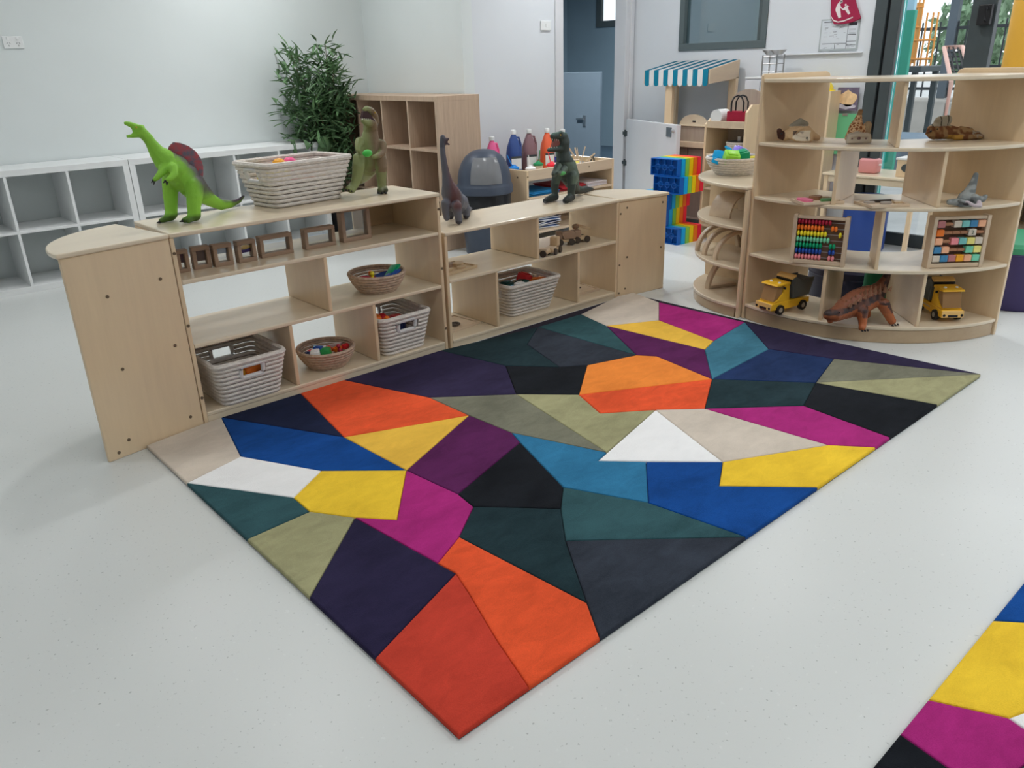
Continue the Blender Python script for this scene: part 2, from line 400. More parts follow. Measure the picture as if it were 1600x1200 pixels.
obj('pole', cyl(BM(), (0, 0, 0), (0, 0, 1.58), .035, 12), plastic('red_paint', 205, 70, 80, .5, 1.0), rp); obj('white_sleeve', cyl(BM(), (0, 0, 1.58), (0, 0, 2.6), .036, 12), WHITE, rp)
gp = thing('activity_wall', 'tall sea green playground panel with pale blue top', 'panel', (9, 3.95, -.02))
obj('board', box2(BM(), (-.03, -.11, 0), (.03, .11, 1.73), .005), GREEN, gp); obj('top_board', box2(BM(), (-.03, -.09, 1.73), (.03, .11, 2.6), .005), plastic('pale_blue_panel', 165, 205, 225, .5, 1.0), gp); obj('foot', box2(BM(), (-.06, -.14, 0), (.06, .14, .05)), CHAR, gp)
ORANGE = plastic('playground_orange', 245, 165, 75, .5, 1.0)
og = thing('monkey_bars', 'orange steel monkey bars with upright bars beyond the green panel', 'climbing frame', (11, 4.575, -.02))
for y in (.15, .10, .05, -.02, -.09, -.15): obj('post', cyl(BM(), (0, y, 1.17), (0, y, 2.1 if y > .02 else 1.78), .012, 8), ORANGE, og)
obj('platform', box2(BM(), (-.3, -.17, 1.10), (.3, .17, 1.17), .01), CHAR, og)
for x, y in ((.26, .13), (.26, -.13), (-.26, .13)): obj('leg', box2(BM(), (x-.03, y-.03, 0), (x+.03, y+.03, 1.10)), CHAR, og)
for z, y1_ in ((1.25, -.16), (1.47, -.16), (1.62, .04), (1.85, .04)): obj('rung', cyl(BM(), (0, .16, z), (0, y1_, z), .014, 8), ORANGE, og)
obj('side_panel', box2(BM(), (.005, .05, 1.2), (.012, .15, 1.9)), plastic('amber_panel', 240, 185, 100, .5, 1.0), og)
cn = thing('climbing_net', 'sloping pink tube frame with dark rope net', 'climbing net', (12.1, 4.5, -.02))
PINKT = plastic('pink_tube', 235, 190, 175, .5, 1.0)
P1, P2, P3, P4 = Vector((.4, .38, 1.38)), Vector((.4, .14, 1.38)), Vector((-.2, -.28, .95)), Vector((-.2, -.02, .95))
obj('frame', tube(BM(), [(-.2, -.02, 0), P4, P1, P2, P3, (-.2, -.28, 0)], .03, 8), PINKT, cn)
bm = BM()
for i in range(1, 7):
    t = i/7; cyl(bm, P1.lerp(P4, t), P2.lerp(P3, t), .012, 6); 
for i in range(1, 4):
    t = i/4; cyl(bm, P1.lerp(P2, t), P4.lerp(P3, t), .012, 6)
obj('rope_net', bm, BLACK, cn)
# boundary fence: rails, posts and every picket
fe = thing('picket_fence', 'black steel picket fence on low stone wall outside', 'fence', (14, 2.0, .62))
FEN = mat('black_fence_steel', (.03, .035, .04), .5, .05)
for z in (.12, .44, 1.0): obj('rail', box2(BM(), (-.02, -2.2, z), (.02, 5.2, z+.045)), FEN, fe)
pk = obj('picket', box2(BM(), (-.01, -2.2, .02), (.01, -2.18, 1.12)), FEN, fe)
for i in range(1, 56): inst(pk, fe, (0, i*.134, 0))
for y in (3.32, 2.98, 1.2, -1.4):
    obj('post', box2(BM(), (-.06, y, 0), (.06, y+.13, 3.2 if y > 2 else 1.2), .01), mat('slate_post', (.10, .125, .15), .5, .05), fe)
STONE = mat('sandstone', (.47, .44, .40), .85, .12, 4, .2, .5, 12)
rw = thing('retaining_wall', 'low pale sandstone wall below the black fence', 'wall', (14, 0, -.02))
obj('stone', box2(BM(), (-.3, -.75, 0), (.4, .8, .63), .03), STONE, rw)
for y in range(1, 8): obj('stone', box2(BM(), (-.3, -.75+.85*y*1.0, 0), (.4, .09+.85*y, .60+.03*(y % 2)), .03), STONE, rw)
block('raised_bed', 'blue grey rubber faced raised bed in front of the stone wall', 'planter', (9.6, 2.2, -.02), (10.45, 4.9, .40), mat('blue_rubber', (.17, .24, .31), .8, .08, 3), .03)
block('neighbour_wall', 'grey ribbed metal wall behind the right hand fence', 'wall', (15.5, .4, -.02), (15.7, 3.0, 2.0), mat('ribbed_metal', (.34, .35, .37), .6, .12, 10, stretch=(1, 6, .2)), .01)
yc_ = thing('column', 'broad orange yellow column at the right edge outside', 'column', (8.2, 2.42, -.02))
obj('shaft', cyl(BM(), (0, 0, 0), (0, 0, 1.72), .26, 24), plastic('amber_paint', 250, 180, 60, .5, 1.0), yc_, True); obj('cap', lathe(BM(), [(.26, 1.72), (.25, 1.76), (0, 1.78)], 24), ORANGE, yc_)
LEAFO = mat('tree_leaves', (.20, .31, .19), .7, .4, 2.0)
def tree(x, y, h, r, label, n=900):
    t = thing('tree', label, 'tree', (x, y, -.02), 0, 'trees beyond the playground fence')
    obj('trunk', cyl(BM(), (0, 0, 0), (0, 0, h*.7), .11, 8, .05), mat('bark', (.10, .075, .05), .9, .2), t)
    rnd = random.Random(int(x*10+y)); V, Fc = [], []
    for i in range(n):
        while True:
            p = Vector((rnd.uniform(-1, 1), rnd.uniform(-1, 1), rnd.uniform(-1, 1)))
            if p.length < 1: break
        p = Vector((p.x*r, p.y*r, h*.66+p.z*r*1.05)); q = Euler((rnd.uniform(0, 6), rnd.uniform(0, 6), rnd.uniform(0, 6))).to_matrix()
        k = len(V); s = rnd.uniform(.08, .16)
        for c in ((-1, 0, 0), (0, -.45, .1), (1, 0, 0), (0, .45, .1)): V.append(p+q @ (Vector(c)*s))
        Fc.append((k, k+1, k+2, k+3))
    me = bpy.data.meshes.new('foliage'); me.from_pydata([v[:] for v in V], [], Fc); me.materials.append(LEAFO)
    o = bpy.data.objects.new('foliage', me); COL.objects.link(o); o.parent = t; o['kind'] = 'stuff'
tree(17.5, 5.1, 2.6, 1.0, 'leafy green tree behind the fence, nearest the climbing net')
tree(18.5, 6.7, 2.3, .85, 'leafy green tree behind the fence, left of the climbing net')
tree(19.0, 2.9, 3.0, .75, 'leafy green tree rising above the grey ribbed wall')

# ================================================================== RUGS
def pile(name, col, streak=.17):
    m, n, l, b = newmat('wool_'+name)
    t = n.new('ShaderNodeTexCoord'); mp = n.new('ShaderNodeMapping'); mp.inputs['Scale'].default_value = (1, 1.9, 1); mp.inputs['Rotation'].default_value = (0, 0, .5)
    l.new(t.outputs['Object'], mp.inputs['Vector'])
    n0 = n.new('ShaderNodeTexNoise'); n0.inputs['Scale'].default_value = 3.2; n0.inputs['Detail'].default_value = 3; n0.inputs['Distortion'].default_value = .5
    n1 = n.new('ShaderNodeTexNoise'); n1.inputs['Scale'].default_value = 11; n1.inputs['Detail'].default_value = 6; n1.inputs['Roughness'].default_value = .65; n1.inputs['Distortion'].default_value = .8
    n2 = n.new('ShaderNodeTexNoise'); n2.inputs['Scale'].default_value = 380; n2.inputs['Detail'].default_value = 2
    for q in (n0, n1): l.new(mp.outputs['Vector'], q.inputs['Vector'])
    l.new(t.outputs['Object'], n2.inputs['Vector'])
    a0 = n.new('ShaderNodeMath'); a0.operation = 'MULTIPLY_ADD'; a0.inputs[1].default_value = .8; l.new(n1.outputs['Fac'], a0.inputs[0]); l.new(n0.outputs['Fac'], a0.inputs[2])
    ad = n.new('ShaderNodeMath'); ad.operation = 'MULTIPLY_ADD'; ad.inputs[1].default_value = .5; l.new(n2.outputs['Fac'], ad.inputs[0]); l.new(a0.outputs[0], ad.inputs[2])
    mr = n.new('ShaderNodeMapRange'); mr.inputs['From Min'].default_value = .88; mr.inputs['From Max'].default_value = 1.42; l.new(ad.outputs[0], mr.inputs['Value'])
    r = n.new('ShaderNodeValToRGB'); r.color_ramp.elements[0].position = 0; r.color_ramp.elements[1].position = 1
    r.color_ramp.elements[0].color = tuple(v*(1-streak) for v in col)+(1,)
    r.color_ramp.elements[1].color = tuple(min(1, v*(1+streak)+.002) for v in col)+(1,)
    l.new(mr.outputs[0], r.inputs['Fac']); l.new(r.outputs['Color'], b.inputs['Base Color'])
    b.inputs['Roughness'].default_value = .95; b.inputs['Specular IOR Level'].default_value = .06
    b.inputs['Sheen Weight'].default_value = .03; b.inputs['Sheen Roughness'].default_value = .5
    bp = n.new('ShaderNodeBump'); bp.inputs['Strength'].default_value = .35; bp.inputs['Distance'].default_value = .004
    l.new(n2.outputs['Fac'], bp.inputs['Height']); l.new(bp.outputs['Normal'], b.inputs['Normal'])
    return m
K = 1.5
RC = {k: pile(k, A(*c, K), s) for k, c, s in (
    ('beige', (176, 166, 154), .10), ('cream', (212, 210, 206), .04), ('navy', (22, 29, 53), .25), ('blue', (12, 60, 122), .25),
    ('orange', (197, 74, 41), .19), ('tangerine', (226, 116, 48), .16), ('rust', (168, 55, 41), .18), ('yellow', (216, 168, 46), .14), ('gold', (224, 162, 62), .12),
    ('teal', (41, 70, 75), .25), ('pine', (26, 43, 48), .28), ('slate', (42, 47, 56), .3), ('sage', (135, 133, 101), .19), ('olive', (102, 102, 88), .22),
    ('midnight', (33, 29, 53), .22), ('aubergine', (39, 33, 58), .25), ('plum', (75, 27, 70), .24), ('magenta', (144, 34, 102), .19), ('black', (18, 21, 26), .3),
    ('azure', (39, 98, 132), .22), ('ocean', (54, 102, 121), .22), ('indigo', (24, 41, 76), .26))}
BACK = mat('rug_binding', A(44, 40, 50, 1.4), .95, .2, 60, .1)
E_ = lambda x, y: Vector((x, y, 0))
def patches(root, rect, z0, ztop, defs, snap=.03):
    (xa, ya), (xb, yb) = rect
    def onf(p):
        q = at(p[0], p[1], ztop); x, y = q.x, q.y
        if abs(x-xa) < snap or x < xa: x = xa
        if abs(x-xb) < snap or x > xb: x = xb
        if abs(y-ya) < snap or y < ya: y = ya
        if abs(y-yb) < snap*2.6 or y > yb: y = yb
        return Vector((x, y, 0))
    for col, lab, pts in defs:
        v = [onf(p) if not isinstance(p, Vector) else p for p in pts]
        area = sum(a.x*b.y-b.x*a.y for a, b in zip(v, v[1:]+v[:1]))
        if area < 0: v = v[::-1]
        n = len(v)
        def inset(d):
            out = []
            for i in range(n):
                p, a, b = v[i], v[i-1], v[(i+1) % n]
                e0 = (p-a).normalized(); e1 = (b-p).normalized()
                n0 = Vector((-e0.y, e0.x, 0)); n1 = Vector((-e1.y, e1.x, 0))
                q = n0+n1; k = max(.35, q.dot(n0)) if q.length > 1e-4 else 1
                out.append(p+(q/k)*d if q.length > 1e-4 else p+n0*d)
            return out
        bm = BM(); rings = []
        for d, z in ((.0006, z0), (.0006, ztop-.0045), (.0022, ztop-.0012), (.0055, ztop)):
            rings.append([bm.verts.new((q.x, q.y, z)) for q in inset(d)])
        for a, b in zip(rings, rings[1:]):
            for i in range(n): bm.faces.new((a[i], a[(i+1) % n], b[(i+1) % n], b[i]))
        bm.faces.new(rings[-1]); bm.faces.new(rings[0][::-1])
        # keep the local origin of the rug: patches lie in world coordinates minus the rug's own place
        bmesh.ops.translate(bm, vec=-Vector(root.location), verts=bm.verts)
        obj('patch', bm, RC[col], root, label=lab)
RX0, RX1, RY0, RY1 = .722, 3.597, 1.028, 2.983
rug = thing('rug', 'large rectangular wool rug with multicoloured angular patches beside the low shelves', 'rug', (RX0, RY0, 0))
obj('backing', prism(BM(), [(.002, .002), (RX1-RX0-.002, .002), (RX1-RX0-.002, 2.968-RY0), (3.47-RX0, RY1-RY0-.004), (.965-RX0, 2.972-RY0), (.002, 2.932-RY0)], .001, .0045), BACK, rug)
c1, c2, c3, c4 = Vector((RX0, RY0, 0)), Vector((RX1, RY0, 0)), Vector((RX1, RY1, 0)), Vector((RX0, RY1, 0))
a2, a3, a4 = (351.9, 656.2), (481.2, 620.6), (550.6, 600); a5, a6, a7, a8, a8b = (376.2, 712.5), (276.9, 759.4), (537.5, 682.5), (732.8, 648.4), (670.6, 620.6)
a9, a10, a11, a12, a13, a14 = (635, 734.2), (501.9, 735), (458.7, 777), (483.9, 798.7), (370.6, 848.2), (554.4, 808.1)
a15, a16, a17, a18, a19, a20, a21 = (620, 811.9), (463.6, 942), (683.7, 879.4), (717.2, 838.1), (739.6, 791), (715.6, 771.4), (712.2, 895)
a22 = (566, 1038.7)
b2, b3, b4, b5, b6, b7 = (799.4, 675.5), (812.5, 690.5), (806.9, 615.5), (904.4, 616.2), (917.5, 570.1), (1026.2, 556.2)
b8, b9, b10, b12, b13, b14 = (1112.5, 591.9), (1101.2, 638), (938.1, 645.5), (1024.4, 639.9), (934.4, 719.4), (947.5, 706.2)
b15, b16, b17, b18, b19, b21, b22 = (1129.4, 721.2), (1009.4, 721.2), (1013.1, 785), (880, 760.6), (876.2, 794.4), (883.7, 844.2), (1165, 838.2)
b23, b24, b25, b26, b27, b28, b29 = (1123.7, 758.7), (1285, 763.2), (1294, 694.8), (1372.7, 699.7), (1397.3, 685), (1255.5, 633.5), (1274.7, 597.5)
b30, b32, b33, b34, b36 = (1472.5, 633.5), (1302.7, 560), (1201.2, 545), (1163.5, 503), (1101.3, 545.6)
f1, f2, f3 = (700, 551.7), (840.6, 510.5), (908, 490.6); g1, g2, g3 = (790, 571), (874, 573), (823.7, 537.5)
h1, h2, h3, h4 = (947.5, 508.6), (994.4, 554.5), (1029.7, 472), (1029.7, 500); y4 = (1115, 532.3)
k1, k2, k3 = (916.9, 941.2), (939.4, 997.5), (818, 1066)
patches(rug, ((RX0, RY0), (RX1, RY1)), .004, .0165, [
    ('beige', 'beige patch', [E_(RX0, 2.937), E_(.962, 2.977), a2, a5, a6]), ('navy', 'navy patch', [a2, a3, a7]), ('blue', 'blue patch', [a2, a7, a9, a10, a5]),
    ('cream', 'cream patch', [a5, a10, a11, a6]), ('teal', 'dark teal patch', [a6, a11, a12, a13]), ('yellow', 'yellow patch', [a10, a9, a15, a14, a12, a11]),
    ('sage', 'sage green patch', [a13, a12, a14, a16]), ('midnight', 'midnight purple patch', [a14, a17, a21, a22, a16]), ('magenta', 'magenta patch', [a9, a20, a19, a18, a17, a14, a15]),
    ('orange', 'orange patch', [a3, a4, a8b, a8, a7]), ('gold', 'golden yellow patch', [a7, a8, a9]), ('plum', 'plum patch', [a8, b2, b3, a20, a9]),
    ('aubergine', 'aubergine patch', [a4, f1, g1, b4, a8b]), ('olive', 'olive patch', [a8b, b4, b14, b2, a8]), ('sage', 'sage green patch', [b4, b5, b10, b12, b14]),
    ('black', 'black patch', [b3, b18, b19, a19, a20]), ('azure', 'azure patch', [b2, b14, b13, b16, b17, b18, b3]), ('blue', 'blue patch', [b16, b15, b23, b24, b22, b17]),
    ('teal', 'teal patch', [b18, b17, b22, b21, b19]), ('pine', 'pine green patch', [a19, b19, b21, k1, a18]), ('slate', 'slate patch', [b21, b22, k2, k1]),
    ('orange', 'orange patch', [a18, k1, k2, k3, (776, 999), (732, 925), a21, a17]), ('rust', 'rust red patch', [a21, (732, 925), (776, 999), k3, c1, a22]),
    ('pine', 'pine green patch', [f1, f2, g3, g2, g1]), ('slate', 'slate patch', [f2, h2, b6, g2, g3]), ('teal', 'teal patch', [f2, f3, h1, h2]), ('black', 'black patch', [g1, g2, b6, b5, b4]),
    ('beige', 'beige patch', [f3, E_(3.47, RY1), E_(RX1, 2.970), h3, h4, h1]), ('gold', 'golden yellow patch', [h1, h4, y4, b36]), ('magenta', 'magenta patch', [h3, b34, y4, h4]),
    ('plum', 'plum patch', [h1, b36, b8, b7, h2]), ('ocean', 'sea blue patch', [b34, b33, b8, b36, y4]), ('tangerine', 'tangerine patch', [b6, h2, b7, b8, b5]),
    ('orange', 'orange red patch', [b5, b8, b9, b12, b10]), ('aubergine', 'aubergine patch', [b34, c2+Vector((0, .0, 0)), b32, b33]), ('indigo', 'indigo patch', [b33, b32, b29, b8]),
    ('pine', 'pine green patch', [b8, b29, b28, b9]), ('olive', 'olive patch', [b32, c2, b29]), ('sage', 'sage green patch', [b29, c2, b30]), ('black', 'black patch', [b29, b30, b27, b28]),
    ('magenta', 'magenta patch', [b9, b28, b27, b26, b25]), ('beige', 'beige patch', [b12, b9, b25, b15]), ('cream', 'cream triangular patch', [b12, b15, b13]), ('yellow', 'yellow patch', [b15, b25, b26, b24, b23]),
])
r2 = thing('rug', 'second patchwork rug cut off by the lower right corner', 'rug', (.9, -1.6, 0))
QX0, QX1, QY0, QY1 = .722, 3.6, -1.55, .405
r2.location = (QX0, QY0, 0)
obj('backing', box2(BM(), (.002, .002, .001), (QX1-QX0-.002, QY1-QY0-.002, .0045), .001), BACK, r2)
q1, q2, q3, q4, q5, q6 = (1551.6, 969), (1449.5, 1092), (1404, 1144.7), (1600, 972.5), (1576, 1121), (1483, 1200)
pm = at(1690, 977, .0165); pmm = E_(pm.x, pm.y); pm2 = at(1640, 1098, .0165); pe = E_(pm2.x, pm2.y); ps = at(1640, 1165, .0165); pg = E_(ps.x, ps.y); pl_ = at(1540, 1240, .0165); pk_ = E_(pl_.x, pl_.y)
patches(r2, ((QX0, QY0), (QX1, QY1)), .004, .0165, [
    ('blue', 'blue patch', [q1, E_(QX1, QY1), E_(QX1, 0.0), pmm]), ('yellow', 'yellow patch', [q2, q1, pmm, pe, q5]), ('magenta', 'magenta patch', [q3, q2, q5, pg, pk_]),
    ('black', 'black patch', [E_(QX0, QY1), q3, pk_, E_(QX0, -.5)]), ('cream', 'cream patch', [q5, pe, pmm, E_(QX1, 0.0), E_(QX1, -.7), pg]),
    ('teal', 'teal patch', [pk_, pg, E_(QX1, -.7), E_(QX1, QY0), E_(QX0, QY0), E_(QX0, -.5)])])

# ================================================================== SHELVING
screw_proto = None
def screws(parent, pts, axis='Y', n=1):
    global screw_proto
    for p in pts:
        if screw_proto is None:
            bm = BM(); lathe(bm, [(0, -.002), (.0062, -.002), (.0062, .0012), (.0045, .0022), (.002, .0014), (0, .0014)], 10)
            bmesh.ops.rotate(bm, matrix=Matrix.Rotation(math.pi/2, 3, 'X'), verts=bm.verts)
            screw_proto = obj('screw', bm, SCREW, parent, True); o = screw_proto
        else: o = inst(screw_proto, parent)
        o.location = p
        if axis == 'X': o.rotation_euler = (0, 0, math.pi/2)
T = .017
def board(name, lo, hi, m, par, bev=.004): return obj(name, box2(BM(), lo, hi, bev), m, par, False)
# taller low shelf (left), front on y = 2.985
D = .385
s1 = thing('shelf_unit', 'taller of two open birch shelf units along the rug, with the green dinosaur on top', 'shelf', (.965, 2.985, 0))
L1 = 1.235
board('top_panel', (0, -.006, .758), (L1, D, .775), BIRCH, s1, .005)
board('side_panel', (0, 0, 0), (T, D, .758), BIRCHV, s1); board('side_panel', (L1-T, 0, 0), (L1, D, .758), BIRCHV, s1)
for z in (.595, .34, .052): board('shelf', (T, 0, z-T), (L1-T, D, z), BIRCH, s1)
board('plinth', (T, .003, 0), (L1-T, .02, .035), BIRCH, s1, .002)
board('divider', (.612, .003, .34), (.612+T, D, .578), BIRCHV, s1)
for x in (.415, .828): board('divider', (x, .003, .052), (x+T, D, .323), BIRCHV, s1)
board('back_panel', (.99, D-.012, .596), (L1-T, D, .757), MAPLE, s1, .002)
screws(s1, [(T/2, -.001, z) for z in (.70, .42, .12)])
screws(s1, [(L1-T/2, -.001, z) for z in (.70, .42, .12)])
# lower shelf (middle), front on y = 3.0
s2 = thing('shelf_unit', 'lower open birch shelf unit with the grey long necked dinosaur on top', 'shelf', (2.218, 2.988, 0))
L2 = 1.25
board('top_panel', (0, -.006, .568), (L2, D, .585), BIRCH, s2, .005)
board('side_panel', (0, 0, 0), (T, D, .568), BIRCHV, s2); board('side_panel', (L2-T, 0, 0), (L2, D, .568), BIRCHV, s2)
for z in (.352, .045): board('shelf', (T, 0, z-T), (L2-T, D, z), BIRCH, s2)
board('plinth', (T, .003, 0), (L2-T, .02, .028), BIRCH, s2, .002)
board('divider', (.605, .003, .352), (.605+T, D, .568), BIRCHV, s2)
for x in (.312, .915): board('divider', (x, .003, .045), (x+T, D, .335), BIRCHV, s2)
for i, (x, z) in enumerate(((.46, .13), (.46, .47), (.75, .10), (.77, .43))): screws(s2, [(x*.3+.61 if i % 2 else x, .1, z)], 'X') if False else None
# quarter round end units
def end_unit(name, label, loc, rz, R, h, flip):
    t = thing(name, label, 'cabinet', loc, rz)
    s = -1 if flip else 1
    def sect(r, a0=0, a1=90, n=14):
        return [(0, 0)]+[(s*r*math.cos(math.radians(a0+(a1-a0)*i/n)), r*math.sin(math.radians(a0+(a1-a0)*i/n))) for i in range(n+1)]
    top = [(x, y) for x, y in sect(R+.012)]
    prism_o = BM(); prism(prism_o, [(x, y-.008) for x, y in top], h-T, h, None, .005); obj('top_panel', prism_o, BIRCH, t)
    lo, hi = (min(0, s*R), 0, 0), (max(0, s*R), T, h-T)
    board('front_panel', lo, hi, BIRCHV, t, .003)
    board('side_panel', (min(0, s*T), T, 0), (max(0, s*T), R, h-T), BIRCHV, t, .003)
    for z in (.05, h*.52):
        b = BM(); prism(b, [(x+s*T*.5, y+T*.5) for x, y in sect(R-.03)], z-T, z, None, .003); obj('shelf', b, BIRCH, t)
    return t
eL = end_unit('corner_cabinet', 'birch quarter round end cabinet, left end of the low shelf row', (.962, 2.983, 0), math.radians(9.5), .385, .775, True)
screws(eL, [(x, -.001, z) for x, z in ((-.26, .60), (-.06, .62), (-.265, .33), (-.055, .36), (-.05, .06), (-.30, .06), (-.345, .025))])
eR = end_unit('corner_cabinet', 'birch quarter round end cabinet beside the rug corner, right end of low shelves', (3.472, 2.99, 0), math.radians(-8), .375, .585, False)
screws(eR, [(x, -.001, z) for x, z in ((.06, .53), (.34, .53), (.07, .24), (.34, .26), (.06, .05), (.012, .50), (.012, .20), (.012, .03))])
# tall curved shelf: a quarter ring about a centre
CC, CRo, CDp = Vector((4.406, 1.985, 0)), .807, .41
A0, A1 = math.radians(161.5), math.radians(258.5)
cs = thing('curved_shelf', 'tall curved birch shelf with puppets, abacuses and toy trucks', 'shelf', CC)
def arcpt(r, a): return (r*math.cos(a), r*math.sin(a))
def sector(bm, r0, r1, a0, a1, z0, z1, n=28, bev=.004):
    poly = [arcpt(r1, a0+(a1-a0)*i/n) for i in range(n+1)]+[arcpt(r0, a1-(a1-a0)*i/n) for i in range(n+1)]
    return prism(bm, poly, z0, z1, None, bev)
Ri = CRo-CDp
ZS = (.085, .362, .655, .92)
for z in ZS: obj('shelf', sector(BM(), Ri, CRo, A0+.012, A1-.012, z-T, z), BIRCH, cs)
obj('top_panel', sector(BM(), Ri+.01, CRo, A0+.012, A1-.012, 1.197, 1.215), BIRCH, cs)
obj('plinth', sector(BM(), CRo-.025, CRo-.006, A0+.02, A1-.02, 0, .068), BIRCHD, cs)
def radial(name, a, z0, z1, r0, r1, th=T, rnd=0):
    b = BM()
    poly = [(r0, z0), (r1, z0), (r1, z1-rnd*.3), (r1-rnd*.3, z1), (r0+rnd, z1), (r0+rnd*.3, z1-rnd*.3), (r0, z1-rnd)] if rnd else [(r0, z0), (r1, z0), (r1, z1), (r0, z1)]
    prism(b, poly, -th/2, th/2, XZ, .003)
    o = obj(name, b, BIRCHV, cs); o.rotation_euler = (0, 0, a); return o
radial('side_panel', A0+.001, 0, 1.238, Ri-.012, CRo+.003, .018, .03); radial('side_panel', A1-.001, 0, 1.238, Ri-.012, CRo+.003, .018, .03)
DV = {.92: (-149.6,), .655: (-167, -134.3), .362: (-150.5,), .085: (-166.5, -134.2)}
ZT = {.92: 1.197, .655: .903, .362: .638, .085: .345}
for z, aa in DV.items():
    for a in aa: radial('divider', math.radians(a), z, ZT[z], Ri+.02 if len(aa) > 1 else Ri+.1, CRo-.012)
# quarter round open unit left of it
QC, QR = Vector((4.13, 2.29, 0)), .515
qs = thing('corner_shelf', 'low quarter round birch shelf holding wooden arches, beside the tall curved shelf', 'shelf', QC, math.radians(94))
def qsect(r, n=20): return [(0, 0)]+[arcpt(r, math.radians(90*i/n)) for i in range(n+1)]
for z in (.07, .275, .49): b = BM(); prism(b, [(x+.004, y+.004) for x, y in qsect(QR-.006)], z-T, z, None, .004); obj('shelf', b, BIRCH, qs)
b = BM(); prism(b, qsect(QR+.006), .683, .70, None, .005); obj('top_panel', b, BIRCH, qs)
board('side_panel', (T, 0, 0), (QR, T, .683), BIRCHV, qs); board('side_panel', (0, 0, 0), (T, QR, .683), BIRCHV, qs)
b = BM(); n = 20
prism(b, [arcpt(QR-.006, math.radians(3+84*i/n)) for i in range(n+1)]+[arcpt(QR-.022, math.radians(87-84*i/n)) for i in range(n+1)], 0, .053, None, .003); obj('plinth', b, BIRCHD, qs)

# square cell cube shelves
def cube_shelf(label, loc, rz, cols, rows, cell, out, inn, dep, m, back=None):
    t = thing('cube_shelf', label, 'shelf', loc, rz)
    Wd = cols*cell+(cols-1)*inn+2*out; Hh = rows*cell+(rows-1)*inn+2*out
    board('side_panel', (0, 0, 0), (out, dep, Hh-out), m, t, .0015); board('side_panel', (Wd-out, 0, 0), (Wd, dep, Hh-out), m, t, .0015)
    board('bottom_panel', (out, 0, 0), (Wd-out, dep, out), m, t, .0015); board('top_panel', (0, 0, Hh-out), (Wd, dep, Hh), m, t, .0015)
    for r in range(1, rows):
        z = out+r*cell+(r-1)*inn; board('shelf', (out, .002, z), (Wd-out, dep, z+inn), m, t, .001)
    for c in range(1, cols):
        x = out+c*cell+(c-1)*inn
        for r in range(rows):
            z = out+r*(cell+inn); board('divider', (x, .002, z), (x+inn, dep, z+cell), m, t, .001)
    if back: board('back_panel', (out, dep-.006, out), (Wd-out, dep-.001, Hh-out), back, t, 0)
    return t, Wd, Hh
YK = 5.914
_, w1, h1_ = cube_shelf('white cube shelf with the cane leaf plant at its right end', (1.742, YK, 0), 0, 4, 2, .343, .039, .017, .405, WHITE)
cube_shelf('white cube shelf cut off by the left edge of the picture', (1.742-w1-.004, YK, 0), 0, 4, 2, .343, .039, .017, .405, WHITE)
# brown one stands against the short side wall and faces left (-x)
ob, w3, h3_ = cube_shelf('oak brown cube shelf of four by three open cells', (3.565, 6.262, 0), math.radians(-90), 4, 3, .3365, .036, .017, .39, OAK, OAK)

# ================================================================== BASKETS
SEA = mat('grey_seagrass', A(192, 186, 179, 1.4), .8, .14, 55, .2, .6, 90, stretch=(1, 1, 3))
SEAR = mat('brown_seagrass', A(166, 146, 128, 1.4), .8, .2, 60, .2, .6, 90)
mat('brown_lining', A(92, 80, 70, 1.2), .9, .15, 40)  # dark tone for the shade in the gaps between basket coils
CANVAS = mat('white_cotton_rope', (.74, .73, .72), .8, .05, 90, .2, .3, 200)
def rrect(w, d, r, n=4):
    pts = []
    for cx, cy, a in ((w/2-r, d/2-r, 0), (-w/2+r, d/2-r, 90), (-w/2+r, -d/2+r, 180), (w/2-r, -d/2+r, 270)):
        for i in range(n+1):
            t = math.radians(a+90*i/n); pts.append((cx+r*math.cos(t), cy+r*math.sin(t)))
    return pts
def dense(pts, step=.02):
    out = []
    for (x, y), (u, v) in zip(pts, pts[1:]+pts[:1]):
        n = max(1, int(math.hypot(u-x, v-y)/step))
        for i in range(n): out.append((x+(u-x)*i/n, y+(v-y)*i/n))
    return out
